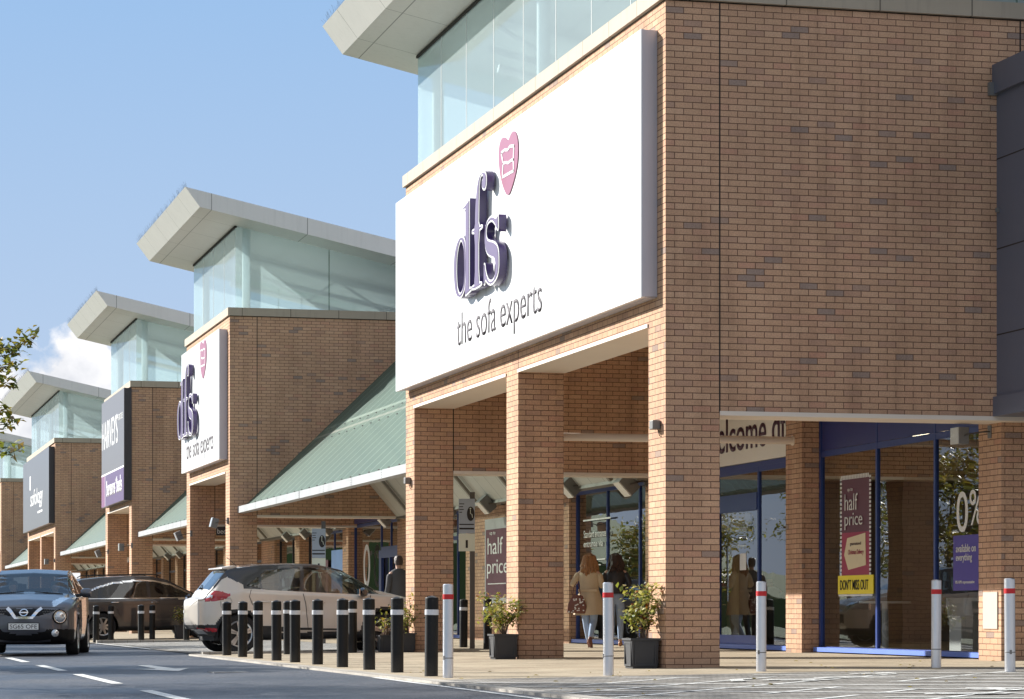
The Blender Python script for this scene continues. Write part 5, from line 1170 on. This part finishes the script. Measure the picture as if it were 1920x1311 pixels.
# ------------------------------------------------------------------ people
def skin_mesh(name,verts,edges,radii,mat,parent=None,root=0,sub=2,branch=.0):
    me=bpy.data.meshes.new(name); me.from_pydata(verts,edges,[]); o=bpy.data.objects.new(name,me); COL.objects.link(o)
    md=o.modifiers.new('skin','SKIN'); md.use_smooth_shade=True; md.branch_smoothing=.3
    for i,r in enumerate(radii):
        sv=me.skin_vertices[0].data[i]; sv.radius=r if isinstance(r,tuple) else (r,r); sv.use_root=(i==root)
    ss=o.modifiers.new('sub','SUBSURF'); ss.levels=sub; ss.render_levels=sub
    dg=bpy.context.evaluated_depsgraph_get(); dg.update(); nm=bpy.data.meshes.new_from_object(o.evaluated_get(dg)); bpy.data.objects.remove(o)
    nm.polygons.foreach_set('use_smooth',[True]*len(nm.polygons)); r=link(name,nm,parent,mat); return r
def body(t,J,scale=1,skin='skin'):
    """one continuous figure: J gives joint positions (x right, y forward, z up)"""
    V=[];E=[];Rr=[];ix={}
    def v(n,p,r,par=None):
        ix[n]=len(V); V.append(tuple(Vector(p))); Rr.append(r)
        if par is not None: E.append((ix[par],ix[n]))
    H=J
    v('pelvis',H['pelvis'],(.135,.10)); v('waist',H['waist'],(.115,.085),'pelvis'); v('chest',H['chest'],(.14,.095),'waist'); v('neck0',H['neck0'],(.065,.06),'chest'); v('neck',H['neck'],(.048,.05),'neck0')
    hd=Vector(H['head']); f=Vector(H.get('face',(0,1,0))).normalized()
    v('h1',hd+Vector((0,0,-.07))+f*.015,(.062,.07),'neck'); v('h2',hd,(.074,.09),'h1'); v('h3',hd+Vector((0,0,.075))-f*.005,(.066,.08),'h2'); v('h4',hd+Vector((0,0,.115)),(.035,.045),'h3')
    v('nose',hd+f*.10+Vector((0,0,-.02)),.012,'h2'); v('chin',hd+f*.075+Vector((0,0,-.10)),.018,'h1')
    sd=Vector((f.y,-f.x,0))
    for s,n in ((-1,'earL'),(1,'earR')): v(n,hd+sd*s*.082+Vector((0,0,-.01)),.014,'h2')
    for s in ('L','R'):
        v('sh'+s,H['sh'+s],.052,'chest'); v('el'+s,H['el'+s],.038,'sh'+s); v('wr'+s,H['wr'+s],(.022,.028),'el'+s)
        w=Vector(H['wr'+s]); d=(w-Vector(H['el'+s])).normalized(); side=d.cross(Vector((0,1,0.01))).normalized(); nrm=d.cross(side).normalized(); c=nrm if nrm.y>0 else -nrm
        v('palm'+s,w+d*.055,(.030,.016),'wr'+s)
        for q,(o,l) in enumerate(((-.028,.062),(-.010,.074),(.009,.068),(.026,.052))):
            a=w+d*.085+side*o; v('f%d%s'%(q,s),a,.0095,'palm'+s); v('g%d%s'%(q,s),a+d*l*.55+c*.010,.0085,'f%d%s'%(q,s)); v('k%d%s'%(q,s),a+d*l*.95+c*.034,.007,'g%d%s'%(q,s))
        a=w+d*.04-side*.034; v('t0'+s,a,.011,'palm'+s); v('t1'+s,a+d*.035-side*.012+c*.02,.009,'t0'+s)
        v('hip'+s,H['hip'+s],.088,'pelvis'); v('kn'+s,H['kn'+s],.055,'hip'+s); v('ca'+s,Vector(H['kn'+s]).lerp(Vector(H['an'+s]),.35)+Vector((0,-.015,0)),.050,'kn'+s); v('an'+s,H['an'+s],.032,'ca'+s)
        an=Vector(H['an'+s]); fd=Vector(H.get('foot'+s,(0,1,-.0))).normalized()
        v('ft'+s,an+fd*.10+Vector((0,0,-.045)),(.036,.026),'an'+s); v('to'+s,an+fd*.16+Vector((0,0,-.055)),(.028,.018),'ft'+s)
    return skin_mesh('body',V,E,Rr,skin,t)
def chain(t,name,mat,pts,radii,sub=2):
    return skin_mesh(name,[tuple(p) for p in pts],[(i,i+1) for i in range(len(pts)-1)],radii,mat,t,sub=sub)
def jeans(t,J,mat,r=1.0):
    V=[J['waist'],J['pelvis']];E=[(0,1)];Rr=[(.122,.095),(.150,.118)]
    V[0]=tuple(Vector(J['pelvis'])+Vector((0,0,.13)))
    for s in ('L','R'):
        k=len(V); kn=Vector(J['kn'+s]); an=Vector(J['an'+s]); hp=Vector(J['hip'+s])
        V+=[tuple(hp),tuple(hp.lerp(kn,.5)),tuple(kn),tuple(kn.lerp(an,.35)+Vector((0,-.015,0))),tuple(kn.lerp(an,.92))]; E+=[(1,k),(k,k+1),(k+1,k+2),(k+2,k+3),(k+3,k+4)]
        Rr+=[.106*r,.088*r,.066*r,.060*r,.046*r]
    return skin_mesh('trousers',V,E,Rr,mat,t,root=1)
def loft(t,name,mat,rings,folds=0,seed=1,cap=True):
    """rings: (cx,cy,z,rx,ry)"""
    rr=random.Random(seed); n=40; mb=MB(); ph=[rr.uniform(0,6) for _ in range(4)]
    for i,(cx,cy,z,rx,ry) in enumerate(rings):
        f=folds*(i/(len(rings)-1))**1.3
        for j in range(n):
            a=2*PI*j/n; w=1+f*(math.sin(5*a+ph[0])*.5+math.sin(9*a+ph[1])*.3+math.sin(14*a+ph[2])*.2)
            mb.v.append((cx+rx*w*math.cos(a),cy+ry*w*math.sin(a),z+f*.10*math.sin(3*a+ph[3])))
    for i in range(len(rings)-1):
        for j in range(n): a=i*n+j; b=i*n+(j+1)%n; mb.f.append((a,b,b+n,a+n))
    if cap: mb.f.append(tuple(range(n))[::-1])
    o=mb.build(name,mat,t,True); return o
def hairdo(t,name,mat,hd,f,length,seed,wide=1):
    """wavy shoulder-length hair: cap over skull plus locks hanging behind"""
    rr=random.Random(seed); mb=MB(); hd=Vector(hd); f=Vector(f).normalized(); sd=Vector((f.y,-f.x,0))
    n=22
    for k in range(46):
        a=rr.uniform(-2.1,2.1); bk=-f*math.cos(a)+sd*math.sin(a); top=hd+Vector((0,0,.118))+bk*.02
        r=.097*wide; L_=length*rr.uniform(.75,1.05); pts=[top,hd+bk*r*.85+Vector((0,0,.075)),hd+bk*(r+.008)+Vector((0,0,-.01))]
        for q in (.3,.6,.85,1): pts.append(hd+bk*(r+.015+.025*q)*(1+.12*math.sin(q*9+k))+sd*rr.uniform(-.018,.018)+Vector((0,0,-.03-L_*q)))
        mb.tube(pts,[.018,.026,.026,.024,.022,.016,.005],6)
    return mb.build(name,mat,t,True)
def person(label,x,y,rz,z=None,group=None): return thing('person',label,'person',(x,y,gz(x) if z is None else z),rz,group)
# woman in a beige coat, walking away to the right; local +y is the way she walks
def Jbase(H=1.65):
    k=H/1.65
    return {a:tuple(Vector(b)*k) for a,b in dict(pelvis=(0,0,.88),waist=(0,.01,1.06),chest=(0,.0,1.24),neck0=(0,-.01,1.37),neck=(0,0,1.42),head=(0,.02,1.525),
     shL=(-.165,-.01,1.325),shR=(.165,-.01,1.325),elL=(-.22,-.05,1.06),elR=(.22,-.05,1.06),wrL=(-.22,.10,.86),wrR=(.22,.10,.86),
     hipL=(-.085,0,.84),hipR=(.085,0,.84),knL=(-.09,.14,.47),knR=(.09,.02,.46),anL=(-.08,.20,.09),anR=(.08,-.20,.13)).items()}
J=Jbase(); J.update(elL=(-.30,-.02,1.10),wrL=(-.30,.16,1.14),elR=(.22,.02,1.08),wrR=(.18,.17,1.10),knR=(.07,.05,.47),anR=(.05,-.17,.14),footR=(0,.8,-.55),knL=(-.08,.10,.47),anL=(-.05,.22,.09),face=(.25,1,0))
w1=person('woman in a knee length beige coat walking with a brown handbag, left of the pair',3.36,14.9,R(-28))
body(w1,J); jeans(w1,J,'denim')
loft(w1,'coat','coat',[(0,-.01,1.395,.07,.065),(0,-.01,1.36,.13,.085),(0,-.01,1.30,.185,.115),(0,-.005,1.2,.185,.13),(0,0,1.08,.165,.125),(0,0,1.02,.165,.128),(0,0,.92,.205,.165),(0,0,.80,.235,.195),(0,-.01,.68,.262,.225),(0,-.02,.575,.28,.245)],.07,3)
for s in ('L','R'):
    a,b,c=Vector(J['sh'+s]),Vector(J['el'+s]),Vector(J['wr'+s]); chain(w1,'sleeve','coat',[a,a.lerp(b,.5),b,b.lerp(c,.5),b.lerp(c,.82)],[.073,.064,.058,.052,.048])
mb=MB(); mb.box(-.17,.17,-.155,-.135,.98,1.03); mb.build('coat_belt','coat',w1,True,.006)
hairdo(w1,'hair','hairblond',J['head'],J['face'],.24,2,1.08)
for s in ('L','R'):
    an=Vector(J['an'+s]); f=Vector(J.get('foot'+s,(0,1,0))).normalized(); sh=chain(w1,'shoe','brownleather',[an+Vector((0,0,.06)),an+Vector((0,-.02,-.01)),an+f*.09+Vector((0,0,-.045)),an+f*.165+Vector((0,0,-.058))],[.040,.043,.038,.026])
    mb=MB(); mb.tube([an-f*.025+Vector((0,0,-.03)),an-f*.03+Vector((0,0,-.09))],[.020,.012],8); mb.build('heel','brownleather',sh)
bag=thing('handbag','brown patterned handbag hanging from the arm of the woman in the beige coat','handbag',(3.10,14.78,gz(3)+.62),R(-20))
mb=MB(); mb.prism([(-.17,0),(.15,-.02),(.17,.12),(.10,.30),(-.06,.32),(-.15,.16)],'Y',-.05,.05); mb.build('body','brownleather',bag,True,.015)
mb=MB(); mb.tube([(-.08,0,.30),(-.05,0,.45),(.0,0,.54),(.04,0,.45),(.07,0,.29)],.008,6); mb.build('strap','brownleather',bag,True)
mb=MB(); rr=random.Random(2)
for k in range(26): x,z=rr.uniform(-.15,.13),rr.uniform(.0,.24); mb.box(x-.012,x+.012,-.054,.054,z-.009,z+.009)
mb.build('pattern','paper',bag)
# woman in black leather jacket
J2=Jbase(1.66); J2.update(elR=(.25,-.06,1.10),wrR=(.17,.12,1.04),elL=(-.24,.0,1.10),wrL=(-.14,.17,1.12),face=(-.75,1,0),knL=(-.08,.03,.47),anL=(-.07,-.05,.09),knR=(.09,.06,.47),anR=(.09,.10,.09))
w2=person('woman in a black leather jacket and pale blue jeans, right of the pair',3.93,15.2,R(-14))
body(w2,J2); jeans(w2,J2,'denim')
loft(w2,'jacket','jacket',[(0,-.01,1.40,.065,.06),(0,-.01,1.37,.13,.085),(0,-.01,1.31,.185,.118),(0,-.005,1.2,.185,.13),(0,0,1.10,.165,.122),(0,0,1.0,.168,.128),(0,0,.94,.172,.135)],.03,5)
for s in ('L','R'):
    a,b,c=Vector(J2['sh'+s]),Vector(J2['el'+s]),Vector(J2['wr'+s]); chain(w2,'sleeve','jacket',[a,a.lerp(b,.5),b,b.lerp(c,.5),b.lerp(c,.88)],[.072,.062,.056,.048,.042])
hairdo(w2,'hair','hairdark',J2['head'],J2['face'],.20,9,1.05)
for s in ('L','R'):
    an=Vector(J2['an'+s]); chain(w2,'shoe','tanshoe',[an+Vector((0,0,.01)),an+Vector((0,-.03,-.035)),an+Vector((0,.09,-.05)),an+Vector((0,.165,-.058))],[.038,.042,.038,.026])
# man behind the left pillar
J3=Jbase(1.76); J3.update(face=(.3,1,0))
m1=person('man in a dark grey top half hidden behind the left pillar of the nearest gable',1.14,20.5,R(10))
body(m1,J3); jeans(m1,J3,'jacket',1.1)
loft(m1,'top','greyshirt',[(0,0,1.50,.07,.065),(0,0,1.46,.15,.09),(0,0,1.39,.205,.125),(0,0,1.27,.205,.135),(0,0,1.1,.185,.13),(0,0,.95,.19,.14)],.02,5)
for s in ('L','R'):
    a,b,c=Vector(J3['sh'+s]),Vector(J3['el'+s]),Vector(J3['wr'+s]); chain(m1,'sleeve','greyshirt',[a,a.lerp(b,.5),b,b.lerp(c,.5),b.lerp(c,.9)],[.082,.07,.06,.052,.045])
h=Vector(J3['head']); loft(m1,'hair','hairdark',[(h.x,h.y-.01,h.z+.135,.02,.02),(h.x,h.y-.01,h.z+.12,.06,.07),(h.x,h.y-.015,h.z+.07,.083,.098),(h.x,h.y-.02,h.z+.0,.084,.095),(h.x,h.y-.035,h.z-.06,.07,.07)],0,1)
# seated customer inside the door
J4=Jbase(1.72); 
for k in ('hip','kn','an','el','wr','sh'):
    pass
dz=-.44
for k in ('pelvis','waist','chest','neck0','neck','head','shL','shR','elL','elR'): J4[k]=(J4[k][0],J4[k][1],J4[k][2]+dz)
J4.update(hipL=(-.09,.03,.46),hipR=(.09,.03,.46),knL=(-.11,.45,.50),knR=(.11,.45,.50),anL=(-.12,.42,.09),anR=(.12,.42,.09),wrL=(-.12,.30,.68),wrR=(.12,.30,.68),face=(-1,.5,0))
m2=person('seated person in pale top seen through the glass door',6.5,14.3,R(-15),.10)
body(m2,J4,skin='skin'); jeans(m2,J4,'jacket',1.1)
loft(m2,'top','greycloth',[(0,0,1.02,.07,.065),(0,0,.99,.15,.09),(0,0,.93,.20,.12),(0,0,.8,.19,.13),(0,0,.62,.185,.135),(0,0,.5,.19,.15)],.03,8)
for s in ('L','R'):
    a,b,c=Vector(J4['sh'+s]),Vector(J4['el'+s]),Vector(J4['wr'+s]); chain(m2,'sleeve','greycloth',[a,a.lerp(b,.5),b,b.lerp(c,.5),b.lerp(c,.9)],[.08,.07,.06,.052,.045])
h=Vector(J4['head']); loft(m2,'hair','hairgrey',[(h.x,h.y-.01,h.z+.135,.02,.02),(h.x,h.y-.01,h.z+.12,.06,.07),(h.x,h.y-.015,h.z+.07,.083,.098),(h.x,h.y-.02,h.z+.0,.084,.095)],0,1)
ch=thing('dark_armchair','dark chair under the seated person behind the glass door','chair',(6.5,14.3,.10),R(-15))
MB().box(-.30,.30,-.25,.32,.10,.42).build('seat','seat',ch,bevel=.04); MB().box(-.30,.30,-.36,-.22,.10,.80).build('backrest','seat',ch,bevel=.04); MB().box(-.38,-.29,-.3,.3,.05,.58).build('armrest','seat',ch,bevel=.03); MB().box(.29,.38,-.3,.3,.05,.58).build('armrest','seat',ch,bevel=.03)
# driver and passenger of the oncoming car (upper bodies above the seats)
def occupant(label,ly,hairm,top):
    J5=Jbase(1.66); 
    for k in ('pelvis','waist','chest','neck0','neck','head','shL','shR','elL','elR'): J5[k]=(J5[k][0],J5[k][1],J5[k][2]-.30)
    J5.update(hipL=(-.09,.03,.58),hipR=(.09,.03,.58),knL=(-.10,.42,.62),knR=(.10,.42,.62),anL=(-.1,.62,.33),anR=(.1,.62,.33),elL=(-.22,.18,.86),elR=(.22,.18,.86),wrL=(-.16,.38,.98),wrR=(.16,.38,.98),face=(0,1,0))
    J5['pelvis']=(0,-.02,.60); J5['waist']=(0,-.04,.75); J5['chest']=(0,-.05,.93); J5['neck0']=(0,-.05,1.05); J5['neck']=(0,-.04,1.10); J5['head']=(0,-.01,1.215); J5['shL']=(-.17,-.05,1.0); J5['shR']=(.17,-.05,1.0)
    base=Matrix.Translation(cj.location)@Matrix.Rotation(cj.rotation_euler[2],4,'Z'); loc=base@Vector((.12,ly,0))
    p=person(label,loc.x,loc.y,cj.rotation_euler[2]-PI/2,loc.z)
    body(p,J5); loft(p,'top',top,[(0,-.04,1.09,.06,.06),(0,-.05,1.06,.14,.09),(0,-.05,1.0,.195,.12),(0,-.05,.85,.19,.13),(0,-.04,.66,.18,.14)],.02,4)
    for s in ('L','R'):
        a,b,c=Vector(J5['sh'+s]),Vector(J5['el'+s]),Vector(J5['wr'+s]); chain(p,'sleeve',top,[a,a.lerp(b,.5),b,b.lerp(c,.5),b.lerp(c,.9)],[.075,.066,.058,.05,.043])
    h=Vector(J5['head']); loft(p,'hair',hairm,[(h.x,h.y-.01,h.z+.135,.02,.02),(h.x,h.y-.01,h.z+.12,.06,.07),(h.x,h.y-.02,h.z+.075,.083,.09),(h.x,h.y-.04,h.z+.0,.086,.08)],0,1)
occupant('driver of the oncoming crossover, dim behind the windscreen at the left',-.38,'hairgrey','greycloth')
occupant('front passenger of the oncoming crossover, dim behind the windscreen at the right',.38,'hairgrey','greyshirt')
# ------------------------------------------------------------------ trees along the far side of the road (seen in the glass, one branch in view)
sheet('verge',[(-1500,-60),(-10.2,-60),(-10.2,400),(-1500,400)],.03,'grass')
def tree(label,x,y,h,cr,seed,nleaf,lsize,group='autumn trees along the far kerb',extra=()):
    t=thing('autumn_tree',label,'tree',(x,y,gz(x)+.03),0,group); rr=random.Random(seed); tips=[]
    tr=MB(); tr.tube([(0,0,-.2),(.03,.02,h*.3),(-.04,.05,h*.6),(0,0,h*.92)],[.13,.10,.065,.015],10)
    tr.build('trunk','bark',t,True); lb=MB()
    for k in range(22):
        z0=h*rr.uniform(.30,.85); a=rr.uniform(0,2*PI); f=1-abs((z0/h-.5))*1.1; r=cr*f*rr.uniform(.6,1)
        p0=Vector((0,0,z0)); p1=Vector((math.cos(a)*r*.5,math.sin(a)*r*.5,z0+r*.25)); p2=Vector((math.cos(a)*r,math.sin(a)*r,z0+r*.35+rr.uniform(-.2,.3)))
        lb.tube([p0,p1,p2],[.035,.02,.006],5)
        for q in range(4):
            u=rr.uniform(.35,1); b=p0.lerp(p1,min(1,u*2)) if u<.5 else p1.lerp(p2,u*2-1); e=b+Vector((rr.uniform(-1,1),rr.uniform(-1,1),rr.uniform(-.3,.6)))*cr*.25
            lb.tube([b,e],[.01,.003],4,False); tips+=[tuple(e),tuple(b.lerp(e,.6)),tuple(p2)]
    for br in extra:
        lb.tube([br[0]]+list(br[1]),[.03]+[.012]*(len(br[1])-1)+[.003],6)
    lb.build('branches','bark',t,True)
    leafcluster('crown',[(LG,4),(LY,3),(LA,3),(LB,1.6),(LD_,1)],t,tips,nleaf,lsize,seed+1,cr*.115,.9)
    return t
t1=tree('autumn tree whose leafy branch tips reach in at the left edge',-11.2,1.6,6.6,2.3,21,7000,.13,extra=())
for x,y,h,c,sd,l in ((-11.6,12.5,6.0,2.2,31,'autumn tree beside the road, second from the camera, seen only in the glass'),(-10.6,33.0,6.2,2.4,33,'autumn tree mirrored in the blue framed window under the nearest gable'),(-12.2,41.0,5.6,2.2,39,'taller autumn tree mirrored beside the first one in the blue framed window'),(-12.8,66,5.2,2.2,35,'autumn tree mirrored in the glass behind the two women'),(-14.5,75,4.8,2.0,37,'smaller autumn tree mirrored right of the women'),(-10.9,25.5,5.4,2.3,41,'autumn tree mirrored in the glass door pane of the nearest gable'),(-13.5,52,5.8,2.5,43,'broad autumn tree on the far verge, fifth from the camera')):
    tree(l,x,y,h,c,sd,5200,.20)
# branches of the near tree that enter the frame
def pt(px,py,D):
    u=(px-960)/5034; v=(1150-py)/5034; s,c=math.sin(TH),math.cos(TH)
    return Vector((-9.697+D*(s+u*c),-30.34+D*(c-u*s),.654+D*v))
lm=MB(); tips=[]; base=Vector(t1.location); rr=random.Random(5)
for D,pts in ((30.5,[(-260,640),(-120,690),(0,668),(28,664),(45,640),(54,628)]),(30.7,[(-240,700),(-100,705),(-10,690),(12,690),(30,683)]),(30.2,[(-230,780),(-100,740),(-20,718),(8,716),(20,722)]),
              (30.4,[(-250,800),(-110,790),(-20,800),(5,796),(22,790)]),(30.4,[(-220,820),(-90,800),(-15,780),(5,768)]),(30.6,[(-200,860),(-90,850),(-10,846),(20,850),(36,842)]),(30.6,[(-250,640),(-120,675),(-10,655),(8,652),(14,648)])):
    P=[pt(x,y,D)-base for x,y in pts]; lm.tube(P,[.03,.014,.007,.005,.0035]+[.0025]*(len(P)-5) if len(P)>5 else [.03,.014,.007,.0045,.003],5)
    for a,b in zip(P[2:],P[3:]):
        for q in range(4): tips.append(tuple(a.lerp(b,q/4)))
    tips.append(tuple(P[-1]))
lm.build('twig','bark',t1,True)
leafcluster('leaf_sprays',[(LG,4),(LY,2.2),(LA,1.6),(LB,2),(LD_,2)],t1,tips,330,.12,77,.05,.8)
# fallen leaves on the paving
lv=MB(); rr=random.Random(11); 
for k in range(90):
    x=rr.uniform(-3.3,6); y=rr.choice((rr.uniform(-9,-1.5),rr.uniform(-3,2))); z=gz(x)+.012; a=rr.uniform(0,6); s=rr.uniform(.015,.035)
    lv.poly([(x+s*math.cos(a),y+s*math.sin(a),z),(x-s*.5*math.sin(a),y+s*.5*math.cos(a),z+.01),(x-s*math.cos(a),y-s*math.sin(a),z),(x+s*.5*math.sin(a),y-s*.5*math.cos(a),z+.008)])
o=lv.build('fallen_leaves',LB); tag(o,'dry leaves scattered on the paving','leaves',kind='stuff')
